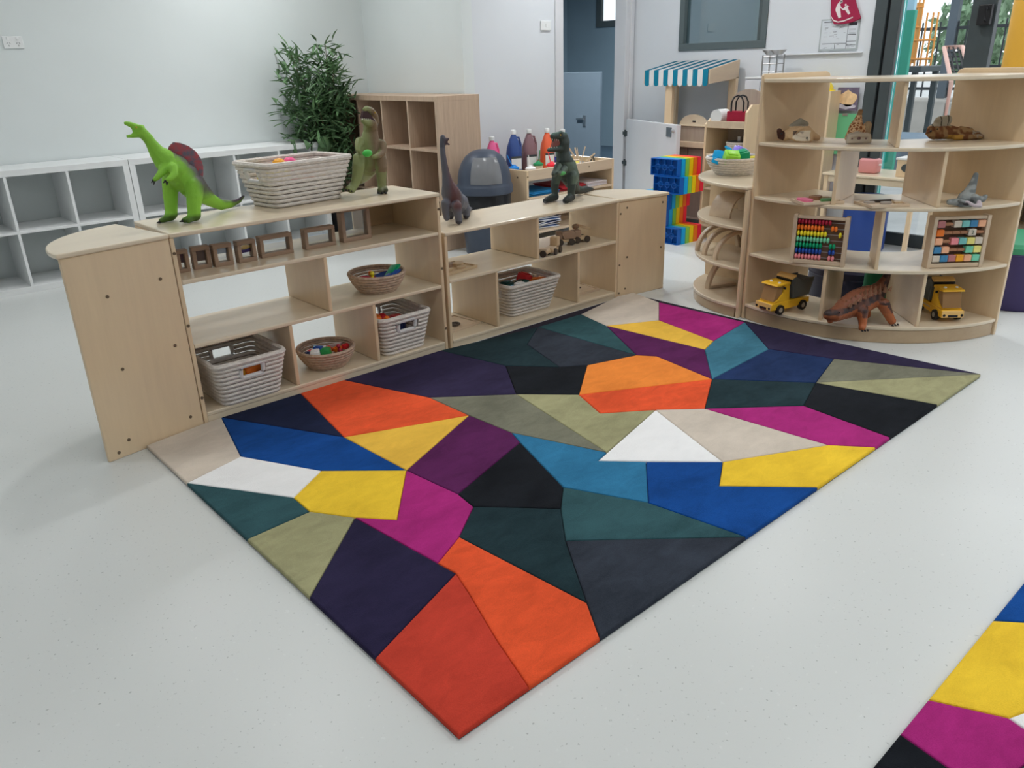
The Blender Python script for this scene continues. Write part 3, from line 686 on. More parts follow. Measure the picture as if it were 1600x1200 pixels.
def rect_basket(label, loc, rz, base, top, h, coils, handle_sides, hw=.095, group='rectangular seagrass baskets'):
    """coiled basket; handle_sides in 'x','X','y','Y' = -x,+x,-y,+y"""
    t = thing('basket', label, 'basket', loc, rz, group)
    cr = h/coils/2; bm = BM(); rim = BM()
    hz0, hz1 = h-cr*8.2, h-cr*3.2
    def dim(z): k = z/h; return base[0]+(top[0]-base[0])*k, base[1]+(top[1]-base[1])*k
    rnd = random.Random(len(label))
    for i in range(coils):
        z = cr+i*2*cr; w, d = dim(z); pts = dense(rrect(w-2*cr, d-2*cr, .03), .018)
        P3 = [(x, y, z+rnd.uniform(-.0006, .0006)) for x, y in pts]
        def gap(p):
            if not (hz0 < z < hz1): return False
            x, y = p[0], p[1]
            return ('x' in handle_sides and x < -w/2+.02 and abs(y) < hw/2) or ('X' in handle_sides and x > w/2-.02 and abs(y) < hw/2) or ('y' in handle_sides and y < -d/2+.02 and abs(x) < hw/2) or ('Y' in handle_sides and y > d/2-.02 and abs(x) < hw/2)
        last = i == coils-1
        rr = cr*1.25 if last else cr*.955
        g = [gap(p) for p in P3]
        if not any(g): tube(rim if last else bm, P3, rr, 7, True)
        else:
            N = len(P3); st = next(k for k in range(N) if g[k-1] and not g[k]); cur = []
            for k in range(N):
                q = (st+k) % N
                if g[q]:
                    if len(cur) > 1: tube(bm, cur, rr, 7)
                    cur = []
                else: cur.append(P3[q])
            if len(cur) > 1: tube(bm, cur, rr, 7)
    w, d = dim(0); prism(bm, rrect(w-.01, d-.01, .03), .002, .012)
    sh_ = BM(); rg = []
    for z in (.008, hz0):
        w, d = dim(z); rg.append([sh_.verts.new((x, y, z)) for x, y in rrect(w-2.2*cr, d-2.2*cr, .028)])
    for i in range(len(rg[0])): sh_.faces.new((rg[0][i], rg[0][(i+1) % len(rg[0])], rg[1][(i+1) % len(rg[0])], rg[1][i]))
    obj('lining', sh_, MATS['brown_lining'], t, True)  # added dark shell, paints the shade seen between the coils
    obj('body', bm, SEA, t, True); obj('rim', rim, SEA, t, True)
    zm = (hz0+hz1)/2; w, d = dim(zm); k = (top[0]-base[0])/2/h; kd = (top[1]-base[1])/2/h; hh = (hz1-hz0)/2
    for sd in handle_sides:
        b = BM()
        ring = rrect(hw, 2*hh+.004, .012, 3)
        if sd in 'xX':
            q = -1 if sd == 'x' else 1; pts = [(q*(w/2-cr+y*k), x, zm+y) for x, y in ring]
        else:
            q = -1 if sd == 'y' else 1; pts = [(x, q*(d/2-cr+y*kd), zm+y) for x, y in ring]
        tube(b, pts, .0095, 8, True); obj('handle', b, CANVAS, t, True)
    return t
def round_basket(label, loc, r0, r1, h, coils, m=SEAR, group='round seagrass bowls'):
    t = thing('basket', label, 'basket', loc, 0, group)
    bm = BM(); rim = BM(); cr = h/coils/2
    for i in range(coils):
        z = cr+i*2*cr; k = z/h; r = r0+(r1-r0)*(1-(1-k)**1.7)-cr
        N = 36; pts = [(r*math.cos(2*math.pi*j/N), r*math.sin(2*math.pi*j/N), z) for j in range(N)]
        rad = [cr*(1.12 if (j+i) % 2 else .92) for j in range(N)]
        tube(rim if i == coils-1 else bm, pts, rad if i < coils-1 else cr*1.25, 6, True)
    lathe(bm, [(0, .003), (r0-.004, .003), (r0-.004, .010), (0, .010)], 28)
    obj('body', bm, m, t, True); obj('rim', rim, m, t, True)
    return t
big = rect_basket('large grey woven basket on top of the taller low shelf', (1.645, 3.285, .776), math.radians(7), (.355, .20), (.455, .295), .188, 10, 'xX')
bl = rect_basket('grey woven basket in the left bottom bay of the taller shelf', (1.184, 3.115, .052), 0, (.26, .27), (.325, .345), .19, 10, 'yY')
br = rect_basket('grey woven basket in the right bottom bay of the taller shelf', (1.968, 3.145, .052), 0, (.235, .28), (.30, .345), .19, 10, 'yY')
bs = rect_basket('grey woven basket in the bottom bay of the lower shelf', (2.838, 3.155, .045), math.radians(-1), (.30, .21), (.395, .30), .185, 10, 'xX')
rb1 = round_basket('round brown basket on the middle board of the taller shelf', (1.923, 3.14, .34), .085, .137, .092, 7)
rb2 = round_basket('round brown basket in the central bottom bay of the taller shelf', (1.607, 3.125, .052), .085, .135, .092, 7)
rb3 = round_basket('round basket of plastic pieces on top of the low corner shelf', (4.0, 2.60, .70), .095, .160, .098, 7, SEA)
PC = {'red': (196, 40, 48), 'blue': (28, 70, 150), 'orange': (235, 110, 35), 'yellow': (240, 200, 40), 'green': (40, 140, 70), 'white': (225, 225, 225), 'dark blue': (20, 36, 84), 'pink': (225, 80, 130), 'dark green': (16, 62, 58), 'brown': (110, 64, 36), 'sky blue': (0, 150, 205), 'lime': (140, 205, 60), 'emerald': (0, 140, 95), 'violet': (130, 110, 205), 'crimson': (150, 24, 50), 'amber': (240, 150, 30), 'light blue': (120, 180, 215), 'tan': (170, 140, 100), 'teal': (20, 110, 110)}
def pm_(c): return plastic('plastic_'+c.replace(' ', '_'), *PC[c])
def toy_shape(kind):
    bm = BM()
    if kind == 'brick':
        box(bm, (0, 0, .012), (.05, .03, .022), bev=.002)
        for x in (-.012, .012):
            lathe(bm, [(0, .023), (.007, .023), (.007, .028), (0, .028)], 8, (x, 0, 0))
    elif kind == 'ball': ball(bm, (0, 0, .022), .022, 12)
    elif kind == 'ring': tube(bm, [(.024*math.cos(i*.523), .024*math.sin(i*.523), .008) for i in range(12)], .008, 7, True)
    elif kind == 'plate': box(bm, (0, 0, .006), (.085, .055, .010), bev=.003); box(bm, (0, 0, .013), (.06, .035, .006), bev=.002)
    elif kind == 'peg': lathe(bm, [(0, 0), (.012, 0), (.014, .018), (.006, .03), (.012, .042), (.008, .054), (0, .056)], 10)
    elif kind == 'block': box(bm, (0, 0, .022), (.06, .05, .042), bev=.005); box(bm, (0, 0, .045), (.042, .032, .005), bev=.002)
    elif kind == 'dish': lathe(bm, [(0, 0), (.03, 0), (.055, .022), (.051, .023), (.028, .005), (0, .005)], 18)
    return bm
TOY = {}
def toys(where, spots, bz, group, sc=1.0):
    for i, (col, kind, x, y, z, rx, ry, rz) in enumerate(spots):
        key = (kind, col)
        m = pm_(col)
        if key not in TOY:
            o = obj('toy_'+kind, toy_shape(kind), m, None, True); TOY[key] = o
        else: o = inst(TOY[key])
        o.location = (x, y, bz+z); o.rotation_euler = (rx, ry, rz); o.scale = (sc,)*3
        tag(o, '%s plastic toy %s in the %s' % (col, kind, where), 'toy', group)
def fill(where, c, rad, z, items, group, seed, sc=1.0, layers=1):
    rnd = random.Random(seed); sp = []
    n = len(items)
    for i, (col, kind) in enumerate(items):
        a = i*2.4+seed; r = rad*math.sqrt((i+.4)/n)
        sp.append((col, kind, c[0]+r*math.cos(a)*(1.15 if isinstance(rad, float) else 1), c[1]+r*math.sin(a)*.8, rnd.uniform(0, .012), rnd.uniform(-.3, .3), rnd.uniform(-.3, .3), rnd.uniform(0, 6)))
    toys(where, sp, z, group, sc)
# padding board of toys low in each basket is real: a hidden layer of bigger blocks, then the ones in view
fill('round basket on the middle board', (1.923, 3.15), .052, .372, [('crimson', 'brick'), ('red', 'plate'), ('orange', 'peg'), ('yellow', 'peg'), ('blue', 'dish'), ('dark blue', 'plate')], 'toys in the middle board bowl', 3)
toys('top layer of the round basket on the middle board', [('emerald', 'plate', 1.995, 3.11, .055, -.2, -.45, .5), ('blue', 'plate', 1.975, 3.09, .043, -.1, -.35, .3), ('crimson', 'ring', 1.85, 3.12, .036, .2, .1, 0)], .365, 'toys in the middle board bowl')
fill('round basket in the central bottom bay', (1.605, 3.125), .09, .105, [('red', 'ball'), ('white', 'brick'), ('blue', 'block'), ('orange', 'brick'), ('red', 'dish'), ('green', 'block'), ('white', 'dish'), ('dark blue', 'brick'), ('crimson', 'peg'), ('light blue', 'plate'), ('white', 'block'), ('red', 'brick')], 'toys in the central bowl', 5, .8)
fill('right bottom basket', (1.945, 3.13), .095, .135, [('dark blue', 'plate'), ('blue', 'block'), ('red', 'block'), ('pink', 'ball'), ('dark blue', 'block'), ('crimson', 'brick'), ('orange', 'block')], 'toys in the right bottom basket', 8, 1.15)
toys('top layer of the right bottom basket', [('orange', 'ball', 1.862, 3.085, .04, 0, 0, 0), ('amber', 'ball', 1.852, 3.13, .06, 0, 0, 1), ('orange', 'peg', 1.885, 3.06, .03, .6, 0, 0), ('red', 'ball', 1.905, 3.10, .03, 0, 0, 0)], .15, 'toys in the right bottom basket', 1.3)
fill('left bottom basket', (1.18, 3.11), .10, .075, [('brown', 'block'), ('dark green', 'plate'), ('crimson', 'block'), ('brown', 'plate'), ('orange', 'block'), ('dark green', 'block'), ('brown', 'brick'), ('crimson', 'plate')], 'toys in the left bottom basket', 2, 1.15)
toys('top layer of the left bottom basket', [('orange', 'block', 1.20, 3.025, .04, 0, 0, .2), ('amber', 'block', 1.155, 3.04, .035, 0, 0, 1.2)], .095, 'toys in the left bottom basket', 1.2)
fill('large basket on the shelf top', (1.64, 3.285), .085, .86, [('pink', 'plate'), ('tan', 'block'), ('white', 'plate'), ('orange', 'plate'), ('pink', 'block'), ('yellow', 'block'), ('tan', 'plate')], 'toys in the large basket', 4, 1.4)
toys('top layer of the large basket on the shelf top', [('amber', 'ball', 1.585, 3.30, .04, 0, 0, 0), ('pink', 'ball', 1.64, 3.31, .04, 0, 0, 0), ('yellow', 'ball', 1.495, 3.265, .01, 0, 0, 0)], .86, 'toys in the large basket', 1.5)
fill('lower shelf basket', (2.83, 3.15), .11, .155, [('crimson', 'plate'), ('orange', 'plate'), ('dark green', 'block'), ('crimson', 'block'), ('red', 'plate'), ('teal', 'plate'), ('amber', 'plate'), ('crimson', 'dish'), ('orange', 'dish')], 'toys in the lower shelf basket', 6, 1.3)
toys('top layer of the lower shelf basket', [('light blue', 'plate', 2.77, 3.075, .035, .3, 0, .2), ('white', 'plate', 2.785, 3.075, .045, .3, .1, .5), ('dark green', 'block', 2.71, 3.12, .02, 0, 0, .3), ('red', 'block', 2.86, 3.15, .035, .2, .3, .3), ('orange', 'plate', 2.92, 3.16, .03, .1, .2, .3)], .155, 'toys in the lower shelf basket', 1.2)
toys('basket on the corner shelf', [('sky blue', 'block', 3.93, 2.66, 0, .2, .3, .4), ('lime', 'block', 3.905, 2.565, .012, .5, .1, -.7), ('sky blue', 'plate', 4.00, 2.63, .045, .7, .3, .4), ('emerald', 'block', 3.985, 2.545, .008, .2, -.2, -.6), ('violet', 'block', 4.08, 2.63, .012, .2, .4, -.5), ('yellow', 'plate', 4.03, 2.50, .012, .1, -.1, -.9), ('sky blue', 'brick', 3.87, 2.63, .0, .3, .2, .2), ('emerald', 'plate', 4.05, 2.56, .0, .2, .1, .2)], .765, 'plastic pieces in the corner shelf basket', 1.35)

# ================================================================== WOODEN FRAMES on the taller shelf's top board
def wframe(label, pa, pb, h, tint, colname, half, bar=.016, dp=.038):
    p, q = at(pa[0], pa[1], .595), at(pb[0], pb[1], .595)
    w = (q-p).length; rz = max(-.12, min(.12, math.atan2(q.y-p.y, q.x-p.x)*.5))
    t = thing('viewing_frame', label, 'toy', ((p.x+q.x)/2, (p.y+q.y)/2+dp/2, .5952), rz, 'wooden viewing frames')
    b = BM()
    for lo, hi in (((-w/2, -dp/2, 0), (w/2, dp/2, bar)), ((-w/2, -dp/2, h-bar), (w/2, dp/2, h)), ((-w/2, -dp/2, bar), (-w/2+bar, dp/2, h-bar)), ((w/2-bar, -dp/2, bar), (w/2, dp/2, h-bar))):
        box2(b, lo, hi, .002)
    obj('frame', b, BEECH, t)
    obj('pane', box2(BM(), (-w/2+bar-.002, -.004, bar-.002), (w/2-bar+.002, -.001, h-bar+.002)), CLEAR, t)
    if tint:
        z0 = bar+(h-2*bar)*half
        obj('coloured_insert', box2(BM(), (-w/2+bar-.001, .003, z0), (w/2-bar+.001, .006, h-bar+.001)), mat(colname, tint, .4, .05), t, label=colname.replace('_', ' '))
    return t
wframe('small square wooden frame with a dark red insert, first in the row', (281, 426.5), (300, 424), .086, A(92, 34, 30, 1.6), 'dark_red_insert', .35, .014)
wframe('small square wooden frame with a brown insert, second in the row', (305, 421.5), (334, 418), .088, A(124, 82, 62, 1.6), 'brown_insert', .22)
wframe('small square wooden frame with a blue insert, third in the row', (337.6, 418), (367, 413), .088, A(70, 78, 98, 1.6), 'blue_grey_insert', .55)
f4 = wframe('small square wooden frame with a yellow and purple insert, fourth in the row', (375, 412), (403, 406.6), .088, A(80, 28, 62, 1.6), 'purple_insert', .35)
obj('yellow_shape', ball(BM(), (0, .002, .058), .026, 12, (1, .16, .40)), mat('mustard_yellow', A(205, 160, 60, 1.6), .5), f4, True)
wframe('wide low wooden frame with a clear pane, beside the yellow insert', (409.8, 404), (459.7, 394.8), .088, None, '', 0)
wframe('wide low wooden frame with a clear pane, next to the tall one', (478.7, 391), (526, 382.5), .088, None, '', 0)
wframe('tall wooden frame with a clear pane at the end of the row', (537.5, 380), (581, 371.5), .150, None, '', 0, .018)

# ================================================================== DINOSAURS
DINO = paintmat('painted_rubber', .5, .35, .35, 170)
EYEM = mat('amber_eye', (.55, .33, .04), .2, .05); CLAW = mat('dark_claw', (.02, .02, .022), .4, .1); TOOTH = mat('ivory_tooth', (.78, .75, .68), .4, .05); MOUTH = mat('dark_mouth', (.045, .012, .014), .5, .1)
def chainp(y, pts):
    """joints read off as px, py, sideways offset in metres, radius in pixels"""
    out = []
    for px, py, dy, r in pts:
        p = aty(px, py, y+dy); d = (p-ORG).dot(CF)
        out.append((p, r*d/FPX))
    return out
def ground(chs, z, names=()):  # put everything on the board: never lower than z
    for ch in chs:
        for i, (p, r) in enumerate(ch):
            if p.z-r < z: ch[i] = (Vector((p.x, p.y, z+r)), r)
    return chs
def claws(par, pts, org, r=.005):
    b = BM()
    for p, d in pts:
        p = Vector(p)-Vector(org); d = Vector(d).normalized(); cyl(b, p, p+d*r*2.6, r, 7, r*.15)
    return obj('claws', b, CLAW, par, True)
# --- green sail backed dinosaur
y0 = 3.2
G, GD, PU, RD = A(128, 184, 60, 1.3), A(66, 96, 36, 1.2), A(74, 60, 76, 1.2), A(150, 58, 60, 1.2)
di = thing('toy_dinosaur', 'bright green sail backed toy dinosaur rearing on the taller shelf', 'toy', (1.11, y0, .775), 0)
org = di.location
ch = [chainp(y0, p) for p in (
    [(239, 228, 0, 10), (247, 240, 0, 13), (260, 252, 0, 19), (274, 263, 0, 23), (287, 275, .005, 24), (300, 289, .012, 22), (313, 300, .02, 16), (328, 312, .05, 11), (345, 320, .09, 8.5), (360, 319, .12, 6), (373, 314, .14, 4), (381, 306, .15, 1.8)],
    [(239, 228, 0, 9), (231, 216, 0, 8.5), (222, 207, 0, 8.5), (214, 203, 0, 7.5)],
    [(214, 200, 0, 6.5), (205, 195, 0, 4.6), (197, 192.5, 0, 3.6)], [(216, 209, 0, 6), (207, 212.5, 0, 3.4), (199, 213, 0, 2.6)],
    [(222, 199, .012, 4.5), (219, 199, -.012, 4.5)],
    [(266, 282, .035, 13), (266, 298, .045, 12), (267, 318, .045, 10.5), (268, 334, .045, 9.5), (267, 340, .04, 9)], [(266, 342, .04, 7.5), (258, 346, .03, 5), (252, 347, .025, 4)], [(262, 345, .04, 5), (257, 348, .055, 4)],
    [(303, 290, -.035, 16), (304, 306, -.045, 13), (303, 322, -.045, 11), (304, 336, -.045, 10), (303, 340, -.045, 9.5)], [(303, 341, -.045, 8), (294, 343, -.055, 5.5), (288, 344, -.05, 4.5)], [(300, 343, -.045, 6), (294, 345, -.07, 4.5)],
    [(258, 262, -.03, 9), (252, 270, -.045, 6), (245, 278, -.05, 4.5), (241, 281, -.05, 3.4)], [(270, 262, -.055, 8), (273, 272, -.075, 6), (266, 279, -.085, 4.6), (261, 281, -.085, 3.6)])]
ground(ch, .7755)
CLAWC = A(36, 38, 30)
def pg(p, n):
    q = Vector((p.x-1.11, 0, p.z-.775)); c = G
    back = ss(.25, .75, n.z*.6+n.x*.55) if p.z > .86 and p.x > 1.10 else 0
    c = mixc(c, PU, back*.85); c = mixc(c, mixc(RD, PU, .4), ss(.6, .95, n.x) * .35 if p.z > .95 and p.x > 1.13 else 0)
    c = mixc(c, PU, ss(1.135, 1.185, p.x+(p.z-.93)*.3)*ss(.845, .89, p.z)*(.85 if p.x < 1.30 else 0))
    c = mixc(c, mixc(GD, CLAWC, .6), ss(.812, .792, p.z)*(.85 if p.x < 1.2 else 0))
    if p.x > 1.27: c = mixc(c, PU, ss(.1, .8, n.z)*.6+ss(1.34, 1.38, p.x)*.6)
    if n.z < -.3 and p.z > .85: c = mixc(c, GD, .15)
    return c
organic('body', ch, DINO, di, .0042, 3, pg, org)
sp = [(aty(a, b_, y0+.0)) for a, b_ in ((261, 240), (264, 229), (271, 222), (281, 223), (294, 228), (305, 236), (313, 247), (317, 260), (317, 273), (315, 286), (306, 292), (296, 280), (280, 266), (266, 256))]
b = BM()
prism(b, [(p.x-org.x, p.z-org.z) for p in sp], -.006, .006, XZ, .0025)
m_, n_, l_, b_ = newmat('sail_skin')
t_ = n_.new('ShaderNodeTexCoord'); s_ = n_.new('ShaderNodeSeparateXYZ'); nz_ = n_.new('ShaderNodeTexNoise'); nz_.inputs['Scale'].default_value = 40
l_.new(t_.outputs['Object'], nz_.inputs['Vector']); r_ = n_.new('ShaderNodeValToRGB'); r_.color_ramp.elements[0].position = .42; r_.color_ramp.elements[1].position = .62
r_.color_ramp.elements[0].color = A(150, 56, 62, 1.25)+(1,); r_.color_ramp.elements[1].color = A(84, 80, 92, 1.25)+(1,)
l_.new(nz_.outputs['Fac'], r_.inputs['Fac']); l_.new(r_.outputs['Color'], b_.inputs['Base Color']); b_.inputs['Roughness'].default_value = .5
sail = obj('sail', b, m_, di, True, 'dark purple and red back sail')
b = BM(); hp = aty(213, 199, y0-.022)-org; ball(b, hp, .0035, 8); hp2 = aty(213, 199, y0+.022)-org; ball(b, hp2, .0035, 8); obj('eye', b, EYEM, di, True)
mo = chainp(y0, [(212, 204.5, 0, 3.2), (204, 204, 0, 1.5)])
claws(di, [(aty(250, 347, y0+.02+k), (-1, 0, -.12)) for k in (-.012, 0, .014)]+[(aty(285.5, 345, y0-.055+k), (-1, -.25, -.12)) for k in (-.014, 0, .014)]+[(aty(240, 281, y0-.05), (-.7, 0, -.7)), (aty(241, 283, y0-.055), (-.3, 0, -1)), (aty(259, 282, y0-.085), (-.8, 0, -.6)), (aty(261, 284, y0-.085), (-.3, 0, -1))], org, .0058)
# --- olive tyrant dinosaur facing the room, bright green mark on its belly
y1 = 3.22
OL, BR, OD = A(120, 128, 82, 1.25), A(112, 88, 68, 1.2), A(70, 78, 50, 1.1)
d2 = thing('toy_dinosaur', 'olive and brown toy dinosaur with open jaws between the large basket and the shelf end', 'toy', (2.03, y1, .775), 0)
org = d2.location
ch = [chainp(y1, p) for p in (
    [(578, 196, .01, 9.5), (579, 208, .015, 11), (578, 222, .02, 14), (577, 238, .025, 17), (577, 250, .03, 16), (576, 262, .05, 13), (572, 272, .11, 9), (566, 280, .16, 6), (558, 287, .155, 3)],
    [(580, 197, 0, 9.5), (579, 192, -.01, 8.5), (571, 191, -.035, 4.8), (567, 189, -.048, 3.4)],
    [(586, 189, .015, 6.5), (585, 181, .01, 5.5), (580, 173, -.01, 4.8), (573, 169.5, -.035, 3.8), (569, 171, -.045, 2.8)],
    [(561, 248, -.02, 9), (560, 260, -.03, 9), (558, 276, -.03, 7.5), (554, 288, -.03, 6.5), (550, 293, -.035, 6.5)], [(550, 294, -.035, 6), (544, 295, -.055, 4.5)], [(551, 296, -.04, 5), (549, 298, -.06, 4)],
    [(594, 250, -.02, 10), (596, 262, -.03, 8.5), (596, 280, -.03, 7), (597, 292, -.03, 6.5)], [(597, 295, -.035, 6), (594, 300, -.06, 4.5)], [(599, 296, -.035, 6), (602, 299, -.055, 4.5)],
    [(562, 222, -.01, 7), (559, 230, -.03, 4.5), (560, 236, -.045, 3.4)], [(596, 226, -.01, 7.5), (597, 238, -.03, 5.5), (590, 244, -.055, 4), (584, 245, -.06, 3.2)])]
ch = [[(p, r*1.12) for p, r in c] for c in ch]
ground(ch, .7755)
def pt(p, n):
    front = ss(.1, .7, -n.y); mid = ss(.06, .02, abs(p.x-2.035))
    c = mixc(OL, BR, front*mid*(1 if p.z > .87 else .3)*.9)
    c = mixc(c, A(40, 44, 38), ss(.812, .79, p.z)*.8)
    return mixc(c, OD, ss(.3, 1, n.z)*.15)
organic('body', ch, DINO, d2, .0042, 3, pt, org)
b = BM(); c_ = aty(574, 239.5, y1-.09)-org; ball(b, c_, .026, 14, (.95, .55, .62)); obj('belly_mark', b, plastic('leaf_green', 60, 165, 65), d2, True, 'bright green oval mark')
b = BM(); q = [aty(x, y_, y1-.045)-org for x, y_ in ((568, 184), (570, 174), (575, 173), (582, 180), (588, 189), (581, 190), (571, 189))]
prism(b, [(p.x, p.z) for p in q], q[0].y+.01, q[0].y+.028, XZ); obj('mouth', b, MOUTH, d2)
b = BM()
for i in range(6): p = aty(566+i*3.2, 187.2+i*.45, y1-.052+i*.004)-org; cyl(b, p, p+Vector((0, 0, .009)), .0038, 6, .001)
obj('teeth', b, TOOTH, d2, True)
b = BM()
for x in (573, 586): ball(b, aty(x, 176, y1-.03)-org, .0035, 8)
obj('eye', b, EYEM, d2, True)
claws(d2, [(aty(541+i*4, 297+i*.7, y1-.065), (-.3, -1, -.1)) for i in range(3)]+[(aty(591+i*5.5, 301.2, y1-.07), (.05, -1, -.1)) for i in range(3)], org, .006)
# --- grey long necked dinosaur
y2 = 3.13
GR, MA, GK = A(84, 86, 96, 1.25), A(86, 58, 60, 1.25), A(40, 40, 46, 1.1)
d3 = thing('toy_dinosaur', 'grey and maroon long necked toy dinosaur on the lower shelf', 'toy', (2.44, y2, .585), 0)
org = d3.location
ch = [chainp(y2, p) for p in (
    [(692, 218, 0, 4.6), (691, 226, 0, 4.2), (692, 240, 0, 4.4), (694, 255, 0, 5), (697, 272, 0, 6), (700, 288, 0, 9), (704, 302, .01, 14), (710, 314, .035, 16), (717, 318, .08, 15), (722, 322, .12, 11), (728, 330, .17, 7), (733, 336, .21, 4), (737, 340, .25, 1.8)],
    [(692, 217, 0, 4.4), (697, 219, -.012, 3), (700.5, 217, -.018, 1.9)], [(693, 221, 0, 3.4), (698, 224.5, -.012, 2), (702, 225.5, -.018, 1.4)], [(691, 213.5, 0, 2.8), (693, 213, 0, 2.4)],
    [(713, 322, -.03, 8.5), (715, 334, -.035, 6.4), (717, 344, -.035, 5.2), (717, 348, -.035, 5.4)], [(697, 318, .0, 7.5), (696, 328, .0, 5.8), (697, 337, .0, 4.8), (698, 340, -.004, 5)],
    [(727, 326, .06, 7.5), (729, 334, .06, 5.6), (729, 341, .06, 5), (729, 344, .055, 5)], [(704, 324, .10, 7), (704, 334, .10, 5.5), (704, 338, .10, 5)])]
ch = [[(p, r*1.08) for p, r in c] for c in ch]
ground(ch, .5855)
def pb(p, n):
    c = mixc(GR, MA, ss(-.1, .7, -n.y)*ss(.645, .68, p.z)*ss(.05, .02, abs(p.x-2.39)))
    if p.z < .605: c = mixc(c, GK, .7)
    if p.z > .955: c = mixc(c, GK, .35)
    return c
organic('body', ch, DINO, d3, .004, 3, pb, org)
b = BM()
for dy in (-.014, .014): ball(b, aty(692.5, 216.5, y2+dy)-org, .0028, 8)
obj('eye', b, CLAW, d3, True)
# --- dark green tyrant dinosaur
y3 = 3.2
DG, DT, LT = A(52, 62, 58, 1.2), A(44, 84, 72, 1.2), A(104, 122, 106, 1.2)
d4 = thing('toy_dinosaur', 'dark green toy dinosaur with open jaws at the right end of the lower shelf', 'toy', (3.22, y3, .585), 0)
org = d4.location
ch = [chainp(y3, p) for p in (
    [(880, 224, 0, 9.5), (880, 238, 0, 9), (881, 250, .0, 12), (886, 262, .005, 15), (890, 274, .01, 14.5), (893, 284, .03, 11), (899, 296, .06, 7), (908, 302, .09, 5.5), (918, 300, .12, 4), (926, 297, .14, 1.8)],
    [(881, 222, 0, 9), (880, 214, 0, 7.5), (873, 212, 0, 6), (866, 212, -.006, 4.8), (863, 213, -.01, 3.8)], [(863, 214, -.01, 3), (864, 219, -.01, 2.2)],
    [(878, 232, 0, 7), (869, 233, -.004, 4.2), (859, 234, -.008, 3.4), (857, 234.5, -.01, 2.6)], [(877, 208, .014, 3.2), (876, 208, -.014, 3.2)],
    [(871, 272, .03, 7.5), (867, 288, .04, 6.4), (867, 300, .04, 5.2), (867, 308, .04, 5.4)], [(867, 310, .035, 6), (858, 313, .02, 5), (852, 314, .012, 4)],
    [(894, 276, -.04, 8.5), (893, 292, -.045, 6.4), (892, 304, -.045, 5.4), (893, 310, -.045, 5.8)], [(892, 311, -.045, 6), (886, 314, -.065, 5), (883, 315, -.07, 4)],
    [(872, 260, -.02, 6), (868, 268, -.035, 4.5), (866, 272, -.045, 4.5)], [(882, 264, -.05, 5.5), (877, 271, -.065, 3.6), (872, 270, -.075, 2.8)])]
ch = [[(p, r*1.08) for p, r in c] for c in ch]
ground(ch, .5855)
def pr(p, n):
    c = mixc(DG, DT, ss(.2, 1, n.z)*.7 if p.z > .85 else ss(0, .9, n.x)*.4)
    if .68 < p.z < .80: c = mixc(c, LT, ss(.35, .95, -n.y)*.55)
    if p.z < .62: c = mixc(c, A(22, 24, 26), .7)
    return c
organic('body', ch, DINO, d4, .004, 3, pr, org)
b = BM(); q = [aty(x, y_, y3-.012)-org for x, y_ in ((867, 217), (874, 219), (878, 226), (872, 231), (864, 231))]
prism(b, [(p.x, p.z) for p in q], q[0].y+.004, q[0].y+.02, XZ); obj('mouth', b, mat('red_mouth', (.22, .06, .05), .5), d4)
b = BM()
for i in range(4): p = aty(863+i*3.2, 216.5+i*.5, y3-.014)-org; cyl(b, p, p-Vector((0, 0, .009)), .0026, 6, .0008)
for i in range(4): p = aty(858+i*4, 231.8-i*.2, y3-.014)-org; cyl(b, p, p+Vector((0, 0, .008)), .0026, 6, .0008)
obj('teeth', b, TOOTH, d4, True)
b = BM()
for dy in (-.026, .026): ball(b, aty(876, 211, y3+dy)-org, .004, 8)
obj('eye', b, EYEM, d4, True)
b = BM(); p = aty(879, 271, y3-.075)-org; ball(b, p, .024, 12, (1.1, .3, .45)); obj('belly_mark', b, plastic('leaf_green_dark', 70, 150, 80), d4, True, 'green belly patch')
claws(d4, [(aty(850+i*1.5, 315+i*.3, y3+.005-i*.012), (-1, -.3, -.1)) for i in range(3)]+[(aty(881+i*3, 316, y3-.075), (-.5, -1, -.1)) for i in range(3)], org, .0055)

# ================================================================== BIN, PAINT TROLLEY
BINM = mat('slate_bin_plastic', A(58, 66, 80, 1.35), .42, .05, 20); BINF = mat('grey_swing_flap', A(150, 152, 156, 1.35), .2, .03, 20, .6); BAG = mat('black_bin_liner', (.012, .013, .016), .35, .3, 14, .35, .9, 18)
bn = thing('waste_bin', 'slate grey domed swing lid bin beside the oak cube shelf', 'bin', (3.765, 4.54, 0))
obj('body', lathe(BM(), [(0, 0), (.150, 0), (.156, .008), (.186, .43), (.19, .445), (.18, .445), (.148, .02), (0, .02)], 40), BINM, bn, True)
bm = BM(); lathe(bm, [(.176, .26), (.181, .29), (.188, .38), (.1935, .44), (.191, .447)], 48)
rnd = random.Random(3)
for v in bm.verts: v.co.x *= 1+rnd.uniform(.004, .022); v.co.y *= 1+rnd.uniform(.004, .022); v.co.z += rnd.uniform(-.012, .012) if v.co.z < .3 else 0
obj('bin_liner', bm, BAG, bn, True)
dome = [(.203, .445), (.208, .45), (.208, .495), (.203, .505), (.196, .52), (.194, .56), (.184, .61), (.164, .66), (.132, .705), (.085, .738), (.04, .75), (0, .752)]
obj('lid', lathe(BM(), [(.196, .445)]+dome, 48), BINM, bn, True)
bm = BM(); fl = [(.198, .525), (.197, .56), (.187, .613), (.1675, .665), (.139, .705)]; rows = []
for r, z in fl:
    rows.append([bm.verts.new((r*math.cos(math.radians(a)), r*math.sin(math.radians(a)), z)) for a in range(200, 277, 7)])
for p, q in zip(rows, rows[1:]):
    for i in range(len(p)-1): bm.faces.new((p[i], p[i+1], q[i+1], q[i]))
bmesh.ops.solidify(bm, geom=bm.faces[:], thickness=.004)
obj('flap', bm, BINF, bn, True)
